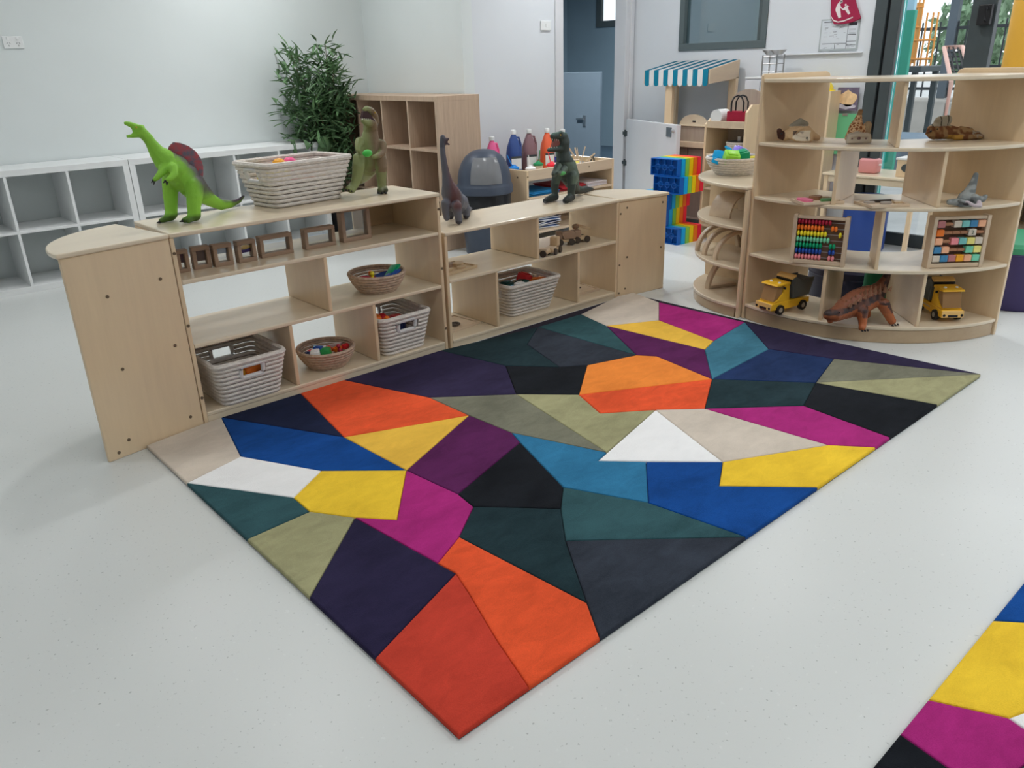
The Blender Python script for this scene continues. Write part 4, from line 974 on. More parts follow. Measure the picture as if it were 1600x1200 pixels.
TX0, TX1, TY0, TY1, TZ = 4.075, 5.055, 4.42, 4.905, .575
tr = thing('paint_trolley', 'birch art trolley with paint pots and bottles against the wall', 'trolley', (TX0, TY0, 0))
TW, TD = TX1-TX0, TY1-TY0
board('end_panel', (0, 0, 0), (.022, TD, TZ), BIRCHV, tr); board('end_panel', (TW-.022, 0, 0), (TW, TD, TZ), BIRCHV, tr)
board('front_rail', (.022, 0, TZ-.078), (TW-.022, .018, TZ), PINE, tr); board('back_rail', (.022, TD-.018, TZ-.078), (TW-.022, TD, TZ), PINE, tr)
board('tray', (.022, .018, .492), (TW-.022, TD-.018, .505), BIRCH, tr)
for z in (.372, .105): board('shelf', (.022, 0, z-.016), (TW-.022, TD, z), PINE, tr)
board('back_panel', (.022, TD-.012, .12), (TW-.022, TD-.004, .356), MAPLE, tr, 0)
screws(tr, [(.011, -.001, z) for z in (.53, .36, .11)]+[(x, -.001, .54) for x in (.33, .68)]); screws(tr, [(-.001, y, z) for y, z in ((.1, .52), (.3, .44), (.1, .3), (.3, .12))], 'X')
def sheets(label, x0, x1, y0, y1, z, n, m, group, cat='paper', name='paper_stack'):
    t = thing(name, label, cat, ((x0+x1)/2, (y0+y1)/2, z), 0, group); rnd = random.Random(int(x0*100))
    for i in range(n):
        o = obj('sheet', box(BM(), (rnd.uniform(-.012, .012), rnd.uniform(-.012, .012), .0035+i*.0075), (x1-x0, y1-y0, .006), rnd.uniform(-.05, .05)), m, t)
sheets('stack of blue card on the trolley shelf, left', 4.14, 4.44, 4.45, 4.75, .373, 4, plastic('blue_card', 30, 120, 175, .7), 'card stacks on the trolley shelf')
sheets('stack of red card on the trolley shelf, middle', 4.47, 4.74, 4.46, 4.78, .373, 5, plastic('red_card', 165, 40, 50, .7), 'card stacks on the trolley shelf')
sheets('stack of white card on the trolley shelf, right', 4.77, 5.01, 4.45, 4.78, .373, 5, plastic('white_card', 205, 200, 205, .7), 'card stacks on the trolley shelf')
FB, FK = plastic('blue_folder', 60, 92, 150, .4), plastic('navy_folder', 22, 26, 52, .4)
for i in range(7):
    t = thing('folder', '%s plastic folder in the pile on the trolley bottom, number %s from below' % (('blue', 'navy')[i % 2], ('one', 'two', 'three', 'four', 'five', 'six', 'seven')[i]), 'folder', (4.33+.012*(i % 3), 4.60+.01*(i % 2), .106+i*.0135), .19*((i*5) % 4-1.5), 'folders on the trolley bottom')
    obj('cover', box(BM(), (0, 0, .006), (.30, .22, .011), bev=.003), FK if i % 2 else FB, t); obj('pages', box(BM(), (.005, -.003, .006), (.300, .220, .007)), WHITE, t)
# big paint bottles
def bottle(label, px, col, h, w=.125, d=.10, lab=True):
    x = aty(px, 240, 4.80).x
    t = thing('paint_bottle', label, 'bottle', (x, 4.80, .5055), math.radians(-15), 'paint bottles along the wall')
    m = plastic('paint_'+col[0], *col[1], .35, 1.3)
    bm = BM(); N = 20; prof = [(0, .9), (.01, 1), (h*.42, 1), (h*.60, .88), (h*.76, .58), (h*.86, .36), (h*.90, .26), (h*.92, .25)]
    rows = [[bm.verts.new((w/2*k*math.copysign(abs(math.cos(a))**.75, math.cos(a)), d/2*k*math.copysign(abs(math.sin(a))**.75, math.sin(a)), z)) for a in [2*math.pi*i/N for i in range(N)]] for z, k in prof]
    for p, q in zip(rows, rows[1:]):
        for i in range(N): bm.faces.new((p[i], p[(i+1) % N], q[(i+1) % N], q[i]))
    bm.faces.new(rows[0][::-1]); bm.faces.new(rows[-1])
    obj('body', bm, m, t, True)
    obj('cap', lathe(BM(), [(0, h*.90), (.021, h*.90), (.022, h*.985), (.018, h), (0, h)], 18), WHITE, t, True)
    obj('handle', tube(BM(), [(w*.20, 0, h*.82), (w*.36, 0, h*.82), (w*.50, 0, h*.66), (w*.50, 0, h*.48), (w*.42, 0, h*.42)], .0085, 8), m, t, True)
    if lab:
        lb = obj('label', box(BM(), (-.004, -d/2-.0005, h*.24), (w*.70, .003, h*.26), bev=.001), WHITE, t)
        obj('label_band', box(BM(), (-.004, -d/2-.0015, h*.385), (w*.70, .003, h*.05)), CHAR, lb)
    return t
bottle('pink paint bottle with white cap, behind the bin', 769, ('pink', (212, 90, 140)), .30, .11, .09, False)
bottle('dark blue paint bottle with white cap and label', 803, ('dark_blue', (44, 70, 128)), .332)
bottle('mauve brown paint bottle with white cap and label', 827, ('mauve_brown', (122, 92, 98)), .328)
bottle('orange paint bottle with pale cap, left of the dark green dinosaur', 855, ('orange', (226, 96, 60)), .318, .115)
bottle('green paint bottle with white cap, behind the dark green dinosaur', 879, ('leaf', (60, 120, 90)), .30, .105, .09, False)
def pot(label, px, py, col, rgb, tilt):
    p = at(px, py, .575)
    t = thing('paint_pot', label, 'paint pot', (p.x, p.y, .5055), 0, 'paint pots in the trolley tray')
    obj('pot', lathe(BM(), [(0, 0), (.036, 0), (.040, .056), (.034, .056), (.031, .006), (0, .006)], 20), plastic('clear_cream_plastic', 196, 180, 160, .3), t, True)
    m = plastic('pot_lid_'+col, *rgb, .3)
    obj('lid', lathe(BM(), [(.041, .052), (.042, .066), (.030, .074), (.016, .080), (.012, .088), (0, .088)], 20), m, t, True)
    br = obj('brush', cyl(BM(), (0, 0, .05), Vector((tilt*.06, .01, .165)), .0055, 8, .0035), m, t, True)
    return t
pot('paint pot with blue lid, front left of the trolley tray', 803, 261, 'blue', (20, 120, 200), -1)
pot('paint pot with orange red lid in the trolley tray', 815, 252, 'coral', (240, 100, 70), -.8)
pot('paint pot with white lid, front of the trolley tray', 829, 262, 'white', (225, 225, 228), -.2)
pot('paint pot with green lid in the trolley tray', 841, 255, 'green', (30, 130, 80), .5)
pot('paint pot with red lid beside the dark green dinosaur', 862, 256, 'red', (215, 40, 55), -.5)
pot('paint pot with dark blue lid behind the red one', 869, 249, 'navy', (25, 50, 130), -.8)
p = at(906, 250, .51)
jr = thing('stick_holder', 'shallow dish of pale wooden craft sticks on the trolley right end', 'dish', (4.86, 4.62, .5055))
obj('dish', lathe(BM(), [(0, 0), (.05, 0), (.075, .045), (.071, .046), (.048, .006), (0, .006)], 22), CHROME, jr, True)
for i, (a, l, tl) in enumerate(((.2, .17, .5), (2.2, .17, .55), (1.2, .16, .4), (3.4, .15, .8), (-.6, .16, .9), (2.8, .16, .3), (.9, .15, 1.0), (-1.4, .13, 1.0))):
    b = BM(); box(b, (0, 0, l/2), (.013, .003, l), bev=.001); o = obj('craft_stick', b, PINE, jr); o.rotation_euler = (0, tl, a); o.location = (0, 0, .012)
yc2 = thing('sponge', 'yellow rounded sponge lying beside the craft sticks', 'sponge', (4.76, 4.60, .5055))
obj('pad', box(BM(), (0, 0, .035), (.10, .07, .07), bev=.02, seg=3), plastic('sponge_yellow', 220, 205, 110, .8), yc2, True); obj('scourer', box(BM(), (0, 0, .072), (.092, .062, .006), bev=.002), PINE, yc2)
tn = thing('scissors', 'small black scissors standing at the trolley right end', 'scissors', (4.99, 4.60, .5055))
obj('blade', box(BM(), (-.02, 0, .045), (.014, .004, .10), rot=Euler((0, .35, 0))), CHAR, tn); obj('blade', box(BM(), (.02, 0, .045), (.014, .004, .10), rot=Euler((0, -.35, 0))), CHAR, tn)
obj('grip', tube(BM(), [(-.03+.014*math.cos(i*.7), 0, .016+.014*math.sin(i*.7)) for i in range(9)], .004, 6, True), BLACK, tn); obj('grip', tube(BM(), [(.03+.014*math.cos(i*.7), 0, .016+.014*math.sin(i*.7)) for i in range(9)], .004, 6, True), BLACK, tn)

# ================================================================== ON THE LOWER SHELF
def tray_puzzle(label, loc, rz, w, d, m, pieces, group=None):
    t = thing('wooden_puzzle', label, 'puzzle', loc, rz, group)
    obj('board', box(BM(), (0, 0, .004), (w, d, .007), bev=.001), m, t)
    for lo, hi in (((-w/2, -d/2, .007), (w/2, -d/2+.01, .013)), ((-w/2, d/2-.01, .007), (w/2, d/2, .013)), ((-w/2, -d/2+.01, .007), (-w/2+.01, d/2-.01, .013)), ((w/2-.01, -d/2+.01, .007), (w/2, d/2-.01, .013))):
        obj('edge', box2(BM(), lo, hi), m, t)
    for nm, x, y, pts, h, pm in pieces:
        b = BM(); prism(b, [(x+u, y+v) for u, v in pts], .0075, .0075+h, None, .0015); obj(nm, b, pm, t)
    return t
def blob(rx, ry, n=9, k=.25, seed=1):
    r = random.Random(seed); return [(rx*(1+r.uniform(-k, k))*math.cos(2*math.pi*i/n), ry*(1+r.uniform(-k, k))*math.sin(2*math.pi*i/n)) for i in range(n)]
p = at(722, 422, .352)
tray_puzzle('pale wooden puzzle on the middle board of the lower shelf', (2.375, 3.16, .352), .15, .22, .17, MAPLE, [('piece', -.06, -.03, blob(.035, .02, 9, .3, 3), .012, MAPLE), ('piece', .0, .03, blob(.05, .028, 10, .3, 5), .016, BEECH), ('piece', .06, .0, blob(.035, .03, 9, .3, 8), .018, MAPLE), ('piece', .03, -.045, blob(.03, .015, 8, .3, 9), .01, MAPLE)])
DKW = mat('dark_wood_piece', (.06, .045, .035), .5, .1)
pz = tray_puzzle('wooden puzzle with two dark rings in the left bottom bay of the lower shelf', (2.375, 3.19, .045), .1, .24, .20, PINE, [])
for x, y in ((-.055, -.01), (.0, -.03)):
    obj('ring', tube(BM(), [(x+.026*math.cos(i*.4189), y+.022*math.sin(i*.4189), .014) for i in range(15)], .006, 7, True), DKW, pz, True); obj('disc', lathe(BM(), [(0, .008), (.012, .008), (.012, .016), (0, .016)], 12, (x, y, 0)), DKW, pz, True)
tray_puzzle('wooden puzzle with a dark tool shape in the right bottom bay of the lower shelf', (3.31, 3.19, .045), -.1, .23, .20, PINE, [('piece', -.02, .02, [(-.06, .035), (-.02, .04), (.0, .02), (.06, -.012), (.07, -.028), (.045, -.03), (-.02, -.005), (-.055, -.01), (-.035, .012)], .008, DKW)])
def wheel(par, c, r, w, axis, m, hub=None, name='wheel'):
    b = BM(); q = Vector(axis)*(w/2); c = Vector(c); cyl(b, c-q, c+q, r, 18); o = obj(name, b, m, par, True)
    if hub: cy = BM(); cyl(cy, c-q*1.08, c+q*1.08, r*.5, 12); obj('hub', cy, hub, o, True)
    return o
def wtruck(label, loc, rz, kind):
    t = thing('wooden_truck', label, 'toy truck', loc, rz, 'wooden vehicles on the lower shelf')
    obj('chassis', box(BM(), (0, 0, .024), (.11, .05, .016), bev=.003), MAPLE, t)
    if kind == 'dumper':
        b = BM(); prism(b, [(-.055, .034), (.012, .034), (.03, .075), (-.05, .075)], -.027, .027, XZ, .003); obj('tipper', b, BEECH, t); obj('cab', box(BM(), (.036, 0, .055), (.03, .046, .05), bev=.006), BEECH, t)
    elif kind == 'crane':
        obj('cab', box(BM(), (.025, 0, .052), (.045, .046, .042), bev=.006), BEECH, t); obj('boom', box(BM(), (-.02, 0, .085), (.10, .018, .016), rot=Euler((0, -.35, 0)), bev=.004), MAPLE, t); obj('bucket', ball(BM(), (.03, 0, .092), .022, 10, (1, .9, .7)), BEECH, t, True)
    else:
        obj('cab', box(BM(), (.028, 0, .062), (.04, .046, .05), bev=.005), MAPLE, t); obj('bed', box(BM(), (-.026, 0, .036), (.05, .046, .012), bev=.002), PINE, t)
    for x in (-.032, .034):
        for y in (-.029, .029): wheel(t, (x, y, .018), .018, .010, (0, 1, 0), DKW)
    return t
for lb, (px, py), rz, kd in (('wooden toy flatbed behind the divider, leftmost of the four wooden vehicles', (843, 400), 2.0, 'flat'), ('wooden toy flatbed with a square cab, in front of the dumper', (864, 396), .4, 'flat'), ('brown wooden toy dumper with dark wheels, behind the flatbed', (883, 382), 2.6, 'dumper'), ('wooden toy crane with a raised boom, rightmost of the four wooden vehicles', (906, 378), 2.9, 'crane')):
    p = at(px, py, .352); wtruck(lb, (p.x, p.y, .3525), rz, kd)

# ================================================================== CORNER SHELF: WOODEN ARCHES
def arch(label, loc, rz, ro, ri, wd, a0=0, a1=180, group='wooden arches'):
    t = thing('wooden_arch', label, 'arch', loc, rz, group); n = 22
    poly = [(ro*math.cos(math.radians(a0+(a1-a0)*i/n)), ro*math.sin(math.radians(a0+(a1-a0)*i/n))) for i in range(n+1)]+[(ri*math.cos(math.radians(a1-(a1-a0)*i/n)), ri*math.sin(math.radians(a1-(a1-a0)*i/n))) for i in range(n+1)]
    b = BM(); prism(b, poly, -wd/2, wd/2, XZ, .0015); tag(obj('curve', b, PINE, t, True), '', '') if False else obj('curve', b, PINE, t, True)
    for s_ in (a0, a1):
        if s_ in (0, 180):
            x = (ro+ri)/2*math.cos(math.radians(s_)); obj('foot', box(BM(), (x, 0, .0015), (ro-ri-.001, wd-.004, .003)), BIRCHD, t)
    return t
arch('broad wooden arch plate on the upper board of the corner shelf', (3.92, 2.52, .4902), math.radians(-8), .125, .113, .15)
arch('thin wooden arch at the back of the corner shelf middle board', (3.945, 2.63, .2752), math.radians(-24), .145, .128, .03)
arch('thin wooden arch between the other two on the corner shelf middle board', (3.88, 2.535, .2752), math.radians(-24), .145, .128, .03)
arch('thin wooden arch at the front of the corner shelf middle board', (3.83, 2.43, .2752), math.radians(-22), .145, .128, .03)
wq = arch('half of a wooden arch standing on the corner shelf bottom board', (3.97, 2.52, .0705), math.radians(-20), .19, .172, .035, 90, 180)
obj('base_bar', box(BM(), (-.09, 0, .009), (.19, .035, .018), bev=.002), PINE, wq)

# ================================================================== CURVED SHELF CONTENTS
# hand puppets
FUR = paintmat('plush_cloth', .95, .1, .8, 260)
TAN, CRM, DBR = A(186, 158, 124, 1.35), A(220, 208, 190, 1.3), A(72, 50, 44, 1.2)
from mathutils import noise as mnoise
def noise_(p, s, k=0): return .5+.55*mnoise.noise(Vector((p.x*s*.5+k*7.3, p.y*s*.5, p.z*s*.5)))
pp1 = thing('hand_puppet', 'tan plush dog hand puppet lying open on the left of the top board', 'puppet', at(1247, 222, .92), 0, 'plush hand puppets')
o_ = pp1.location
def cam_chain(base, pts, s=.00395):
    """offsets (right, towards wall, up) in centimetres around a base point"""
    ax = Vector((CR.x, CR.y, 0)).normalized(); ay = Vector((CF.x, CF.y, 0)).normalized()
    return [(Vector(base)+ax*(x/100)+ay*(y/100)+Vector((0, 0, z/100)), r/100) for x, y, z, r in pts]
def C1(pts): return cam_chain(o_, pts)
ch = [C1([(-6, 2, 3, 2.6), (-2, 1, 4.5, 3.2), (3, 0, 4.5, 3.4), (7, 1, 2.6, 2.2), (10, 2, 1.6, 1.5)]), C1([(-8, 2, 3.0, 1.8), (-9.5, 1, 5.5, 1.3)]), C1([(-2, -2.5, 2.0, 1.6), (1, -3.5, 1.3, 1.2), (5, -3, 1.3, 1.2)]), C1([(-3, 2, 7, 1.8), (1, 3, 9, 2.0), (4, 3, 8, 1.4)]), C1([(-4, -1.5, 3, 1.8), (-3, -2.5, 5.5, 1.0), (1, -2.5, 7, .9), (5, -2.5, 5, 1.0), (5, -3, 2, 1.1)])]
ground(ch, .9205)
def pd(p, n):
    x = (p-o_).dot(CR); c = TAN
    if x < -.07: c = DBR
    if abs(x) < .042 and n.dot(CF) < -.5 and p.z < .975: c = mixc(CRM, DBR, ss(.5, .62, noise_(p, 90, 1))*.9)
    if p.z > .995: c = A(150, 145, 132, 1.2)
    return c
organic('body', ch, FUR, pp1, .0035, 2, pd, o_)
b = BM(); q = C1([(-8.6, -.2, 4.2, .5), (2.5, -4.4, 2.2, .5)])
for p, r in q: ball(b, p-o_, r, 8)
obj('eye', b, CLAW, pp1, True)
pp2 = thing('hand_puppet', 'spotted giraffe hand puppet with its open cuff towards the room on the top board', 'puppet', at(1341, 225, .92), 0, 'plush hand puppets'); o_ = pp2.location
ch = [C1([(-1, 4, 3.5, 3.6), (0, 5, 6.5, 3.4), (1, 6, 10, 2.0), (1.3, 6, 12.5, 1.3)]), C1([(1.5, 6, 13.6, 1.1), (1.6, 6, 14.2, 1.2)]), C1([(4.5, 5, 5, 2.6), (5.5, 5, 8, 1.9)]), C1([(-5, 0, 1.2, 1.1), (-4.5, 0, 3.6, 1.0), (0, 0, 4.4, 1.1), (4.5, 0, 3.8, 1.0), (5, 0, 1.2, 1.1), (0, 0, .9, 1.0), (-5, 0, 1.2, 1.1)]), C1([(-3.5, 2, 3, 2.4), (3.5, 2, 3, 2.4)])]
ground(ch, .9205)
def pg2(p, n):
    q = p-o_; z = q.z; x = q.dot(CR); f = (q.dot(Vector((CF.x, CF.y, 0)).normalized()))
    if f < .012: return A(190, 180, 165, 1.2)
    if x > .036: return A(165, 145, 118, 1.2)
    if z > .125: return A(150, 120, 90, 1.2)
    dd = mnoise.voronoi(p*62)[0]
    return mixc(A(224, 192, 152, 1.2), A(146, 90, 58, 1.2), ss(.12, .26, dd[1]-dd[0]))
organic('body', ch, FUR, pp2, .0035, 2, pg2, o_)
b = BM(); q = C1([(-3.4, .4, 2.4, 1), (0, .4, 2.6, 1.2), (3.4, .4, 2.4, 1)])
for p, r in q: ball(b, p-o_, r*.9, 10, (1.3, 1, .9))
obj('lining', b, mat('mauve_lining', A(120, 92, 92, 1.2), .9, .1), pp2, True)
pp3 = thing('hand_puppet', 'brown and grey plush bear hand puppet lying on the right of the top board', 'puppet', at(1490, 219, .92), 0, 'plush hand puppets'); o_ = pp3.location
ch = [C1([(-8, 3, 4, 4.0), (-3, 3, 3.5, 3.6), (3, 2, 2.8, 2.8), (8, 2, 2.4, 2.3), (12, 2, 1.8, 1.8)]), C1([(-6, 3.5, 8, 3.0), (-3, 3.5, 9, 2.4)]), C1([(-11, 2, 3, 1.3), (-12.4, 2, 3.2, .7)]), C1([(0, -1, 1.6, 1.5), (6, -1.5, 1.4, 1.3), (12, -1, 1.4, 1.3)]), C1([(4, 3, 5, 1.2), (9, 3, 4.2, 1.1)])]
ground(ch, .9205)
def pb3(p, n):
    q = p-o_; x = q.dot(CR)
    if p.z > .985 and x < -.01: return mixc(A(160, 152, 136, 1.2), A(60, 55, 50, 1.2), 1 if abs(math.sin(x*90)) < .18 else 0)
    c = mixc(A(112, 74, 50, 1.2), A(150, 120, 84, 1.2), ss(.4, .65, noise_(p, 90, 2)))
    if x > .08: c = mixc(c, A(150, 140, 125, 1.2), ss(.5, .6, noise_(p, 150, 1)))
    if -.03 < x < .03 and p.z < .945: c = A(176, 136, 66, 1.2)
    return c
organic('body', ch, FUR, pp3, .0035, 2, pb3, o_)
b = BM(); q = C1([(-11.5, .2, 4.4, .55), (-9, -1.0, 5.4, .4)])
for p, r in q: ball(b, p-o_, r, 8)
obj('eye', b, CLAW, pp3, True)
pp4 = thing('hand_puppet', 'grey plush hand puppet with an upright snout and pale edged mouth on the second board', 'puppet', at(1513, 323, .655), 0, 'plush hand puppets'); o_ = pp4.location
ch = [C1([(-1, 2, 3.4, 3.4), (1, 3, 6, 2.6), (2, 3.4, 9, 1.9), (2.6, 3.6, 12, 1.4), (2.8, 3.6, 13.6, 1.2)]), C1([(-4, 0, 2.2, 2.0), (-8.5, 1, 2.2, 1.3)]), C1([(4, 2, 2.6, 2.2), (7.5, 2.5, 2.8, 1.4), (8.4, 2.5, 4, 1.0)]), C1([(-5.5, -2, 3.2, .8), (-2.5, -3.2, 2.6, .8), (0, -4.0, 1.2, .8), (3, -4, .9, .9)]), C1([(-4.5, -1, 1.2, 1.1), (0, -2, .9, .9)]), C1([(1.5, -1, 4, 2.0), (3, -3, 1.6, 1.2)])]
ground(ch, .6555)
def pg4(p, n):
    q = p-o_; f = q.dot(Vector((CF.x, CF.y, 0)).normalized())
    c = mixc(A(136, 140, 138, 1.3), A(104, 108, 108, 1.25), ss(.4, .7, noise_(p, 80)))
    if f < -.034: c = A(186, 174, 178, 1.2)
    return c
organic('body', ch, FUR, pp4, .0035, 2, pg4, o_)
b = BM(); q = C1([(-2.4, -2.4, 2.0, 1.5)])
for p, r in q: ball(b, p-o_, r, 10, (1.2, 1, .7))
obj('mouth_lining', b, mat('dark_grey_lining', A(62, 60, 62, 1.2), .9), pp4, True)
# tray puzzles on the second board
fx = Vector((CR.x, CR.y)).normalized()
rzc = math.atan2(fx.y, fx.x)
p = at(1262, 319, .655)
tray_puzzle('wooden animal puzzle with pink, brown and green pieces on the second board', (3.655, 1.90, .6552), rzc+.12, .205, .15, PINE, [('piece', -.065, -.005, blob(.032, .036, 9, .35, 4), .014, plastic('piece_pink', 200, 105, 135, .5)), ('piece', .01, .03, blob(.03, .022, 9, .2, 5), .018, plastic('piece_brown', 130, 92, 66, .5)), ('piece', .045, -.028, blob(.045, .022, 10, .2, 6), .012, plastic('piece_green', 70, 120, 70, .5))], 'tray puzzles on the curved shelf')
tray_puzzle('wooden puzzle with grey and black pieces on the second board, right of the middle', (3.765, 1.635, .6552), rzc+.15, .19, .15, PINE, [('piece', -.05, .02, blob(.03, .02, 9, .3, 14), .009, plastic('piece_grey', 150, 140, 130, .5)), ('piece', .01, .03, blob(.045, .013, 9, .3, 15), .012, DKW), ('piece', .01, -.015, blob(.035, .018, 9, .3, 16), .009, plastic('piece_grey', 150, 140, 130, .5)), ('piece', .07, -.01, blob(.022, .022, 8, .3, 17), .009, MAPLE)], 'tray puzzles on the curved shelf')
# abacuses
def abacus(label, pa, pb, h, z):
    a, b_ = at(pa[0], pa[1], z), at(pb[0], pb[1], z); w = (b_-a).length
    t = thing('abacus', label, 'abacus', ((a.x+b_.x)/2, (a.y+b_.y)/2, z+.0005), math.atan2(b_.y-a.y, b_.x-a.x), 'abacuses on the curved shelf')
    for s_ in (-1, 1): obj('post', box(BM(), (s_*(w/2-.009), .022, h/2), (.018, .05, h), bev=.002), PINE, t)
    obj('bottom_rail', box(BM(), (0, .012, .012), (w-.036, .022, .02), bev=.002), PINE, t); obj('top_rail', box(BM(), (0, .012, h-.010), (w-.036, .022, .014), bev=.002), PINE, t)
    obj('back_board', box(BM(), (0, .036, h/2), (w-.036, .006, h-.03)), mat('abacus_back', A(120, 92, 72, 1.2), .6, .1), t)  # added board; its brown stands in for shade between the bead rows
    return t, w
ab1, w1_ = abacus('abacus with rows of round coloured beads on the third board', (1233, 410.5), (1318, 418), .238, .362)
cols = ['crimson', 'orange', 'yellow', 'mint', 'emerald', 'blue', 'rose']
PC.update({'mint': (110, 185, 150), 'rose': (226, 130, 135), 'aqua': (110, 175, 170), 'peach': (225, 160, 125), 'lemon': (225, 205, 120), 'steel': (60, 120, 160), 'mauve': (165, 105, 105), 'pearl': (190, 180, 165), 'sea': (110, 190, 160), 'cocoa': (150, 105, 75)})
BEAD = {}
for r, c in enumerate(cols):
    z = .206-r*.0285; y = .012
    obj('wire', cyl(BM(), (-w1_/2+.016, y, z), (w1_/2-.016, y, z), .0018, 6), CHROME, ab1, True)
    n = 10; x0 = -w1_/2+.026
    for i in range(n):
        if c not in BEAD: o = obj('bead', ball(BM(), (0, 0, 0), .0140, 10, (.56, 1, 1)), pm_(c), ab1, True); BEAD[c] = o
        else: o = inst(BEAD[c], ab1)
        gap = .03 if (i > 7 and r in (4, 5, 6, 1)) else (.052 if (i > 8 and r == 2) else .0)
        o.location = (x0+i*.0156+gap, y, z)
ab2, w2_ = abacus('abacus with cubes of mixed pastel colours on the third board, right', (1447, 420), (1534, 417), .245, .362)
CUB = {}
rows_ = [['mauve', None, 'pearl', 'aqua', 'steel', 'peach'], ['orange', None, None, None, 'pearl', None], ['peach', None, 'rose', 'aqua', 'lemon', 'pearl'], ['steel', 'peach', None, None, 'sea', 'lemon'], ['pearl', 'steel', 'mauve', 'amber', 'peach', 'sea']]
for r, row in enumerate(rows_):
    z = .207-r*.0405; y = .012
    obj('wire', cyl(BM(), (-w2_/2+.016, y, z), (w2_/2-.016, y, z), .002, 6), MAPLE, ab2, True)
    st = (w2_-.040)/6
    for i, c in enumerate(row):
        c2 = c or 'cocoa'
        key = (c2, c is None)
        if key not in CUB: o = obj('bead', box(BM(), (0, 0, 0), (st*.94, .028, .031) if c else (st*.98, .018, .014), bev=.003), pm_(c2), ab2); CUB[key] = o
        else: o = inst(CUB[key], ab2)
        o.location = (-w2_/2+.020+st*(i+.5), y, z)
tcu = bpy.data.curves.new('digit', 'FONT'); tcu.body = '2'; tcu.size = .026; tcu.align_x = 'CENTER'; tcu.extrude = .0004
to = bpy.data.objects.new('digit', tcu); COL.objects.link(to)
dg = bpy.context.evaluated_depsgraph_get(); tm = bpy.data.meshes.new_from_object(to.evaluated_get(dg)); bpy.data.objects.remove(to)
tm.materials.clear(); tm.materials.append(plastic('dark_print', 30, 70, 60)); to = bpy.data.objects.new('digit', tm); COL.objects.link(to); to.parent = ab2
to.location = (-w2_/2+.020+st*4.5, .012-.0146, .207-.0405-.009); to.rotation_euler = (math.pi/2, 0, 0)
# dump trucks
YEL, YELD, GRYM = plastic('truck_yellow', 226, 172, 40, .4, 1.25), plastic('truck_cream', 222, 180, 110, .45, 1.2), mat('truck_grey_bed', A(92, 96, 94, 1.2), .5, .04)
WIN = mat('windscreen_wood', A(150, 116, 78, 1.2), .25, .1)
def dump_truck(label, loc, rz):
    t = thing('toy_dump_truck', label, 'toy truck', loc, rz, 'yellow toy dump trucks')
    ch_ = BM(); prism(ch_, [(-.135, .034), (-.135, .062), (-.03, .066), (.055, .066), (.135, .062), (.143, .05), (.143, .026), (.06, .022), (-.02, .022)], -.052, .052, XZ, .004); obj('chassis', ch_, YEL, t)
    cb = BM(); prism(cb, [(.012, .064), (.020, .150), (.052, .150), (.060, .112), (.092, .080), (.125, .066)], -.050, .050, XZ, .003); cab_o = obj('cab', cb, YEL, t)
    rf = BM(); prism(rf, [(.016, .148), (.018, .162), (.112, .158), (.118, .150), (.095, .147)], -.053, .053, XZ, .003); roof = obj('roof_visor', rf, YEL, t)
    for y in (-.025, .03): obj('roof_light', lathe(BM(), [(0, .158), (.008, .158), (.006, .165), (0, .166)], 10, (.075, y, 0)), WHITE, roof, True)
    wb = BM(); prism(wb, [(.066, .106), (.058, .147), (.100, .147), (.122, .070), (.096, .083)], -.044, .044, XZ, .001); obj('windscreen', wb, WIN, t)
    for s_ in (-1, 1): obj('side_mirror', box(BM(), (.062, s_*.056, .136), (.008, .012, .012), bev=.002), BLACK, cab_o)
    fp = obj('front_plate', box(BM(), (.143, 0, .045), (.006, .104, .036), bev=.003), YELD, t)
    obj('number_plate', box(BM(), (.1465, 0, .036), (.003, .045, .011)), BLACK, fp)
    for y in (-.042, .042): obj('headlight', cyl(BM(), (.144, y, .040), (.1485, y, .040), .0065, 10), BLACK, fp, True)
    bd = BM(); prism(bd, [(-.005, .072), (.006, .168), (-.020, .182), (-.060, .160), (-.150, .158), (-.122, .075)], -.056, .056, XZ, .002); bed = obj('dump_bed', bd, GRYM, t)
    obj('bed_opening', box(BM(), (-.102, 0, .1595), (.080, .098, .003), rot=Euler((0, .02, 0))), BLACK, bed); 
    for s_ in (-1, 1): obj('bed_lip', box(BM(), (-.105, s_*.053, .163), (.092, .006, .008), bev=.002), GRYM, bed)
    obj('front_board', box(BM(), (-.006, 0, .182), (.034, .104, .010), rot=Euler((0, .40, 0)), bev=.002), YELD, bed); obj('dark_band', box(BM(), (.0085, 0, .160), (.003, .100, .022), rot=Euler((0, .1, 0))), BLACK, bed)
    obj('hopper_rib', box(BM(), (-.006, -.0575, .11), (.004, .003, .07)), GRYM, bed)
    obj('side_stripe', box(BM(), (-.03, -.0525, .046), (.09, .002, .006)), BIRCHD, t)
    for x in (-.082, .082):
        for s_ in (-1, 1): wheel(t, (x, s_*.053, .026), .026, .018, (0, 1, 0), BLACK, CHROME)
    return t
dump_truck('yellow toy dump truck in the left bottom bay of the curved shelf', (3.672, 2.028, .0852), math.radians(168))
dump_truck('yellow toy dump truck facing forward in the right bottom bay of the curved shelf', (4.115, 1.425, .0852), math.radians(226))
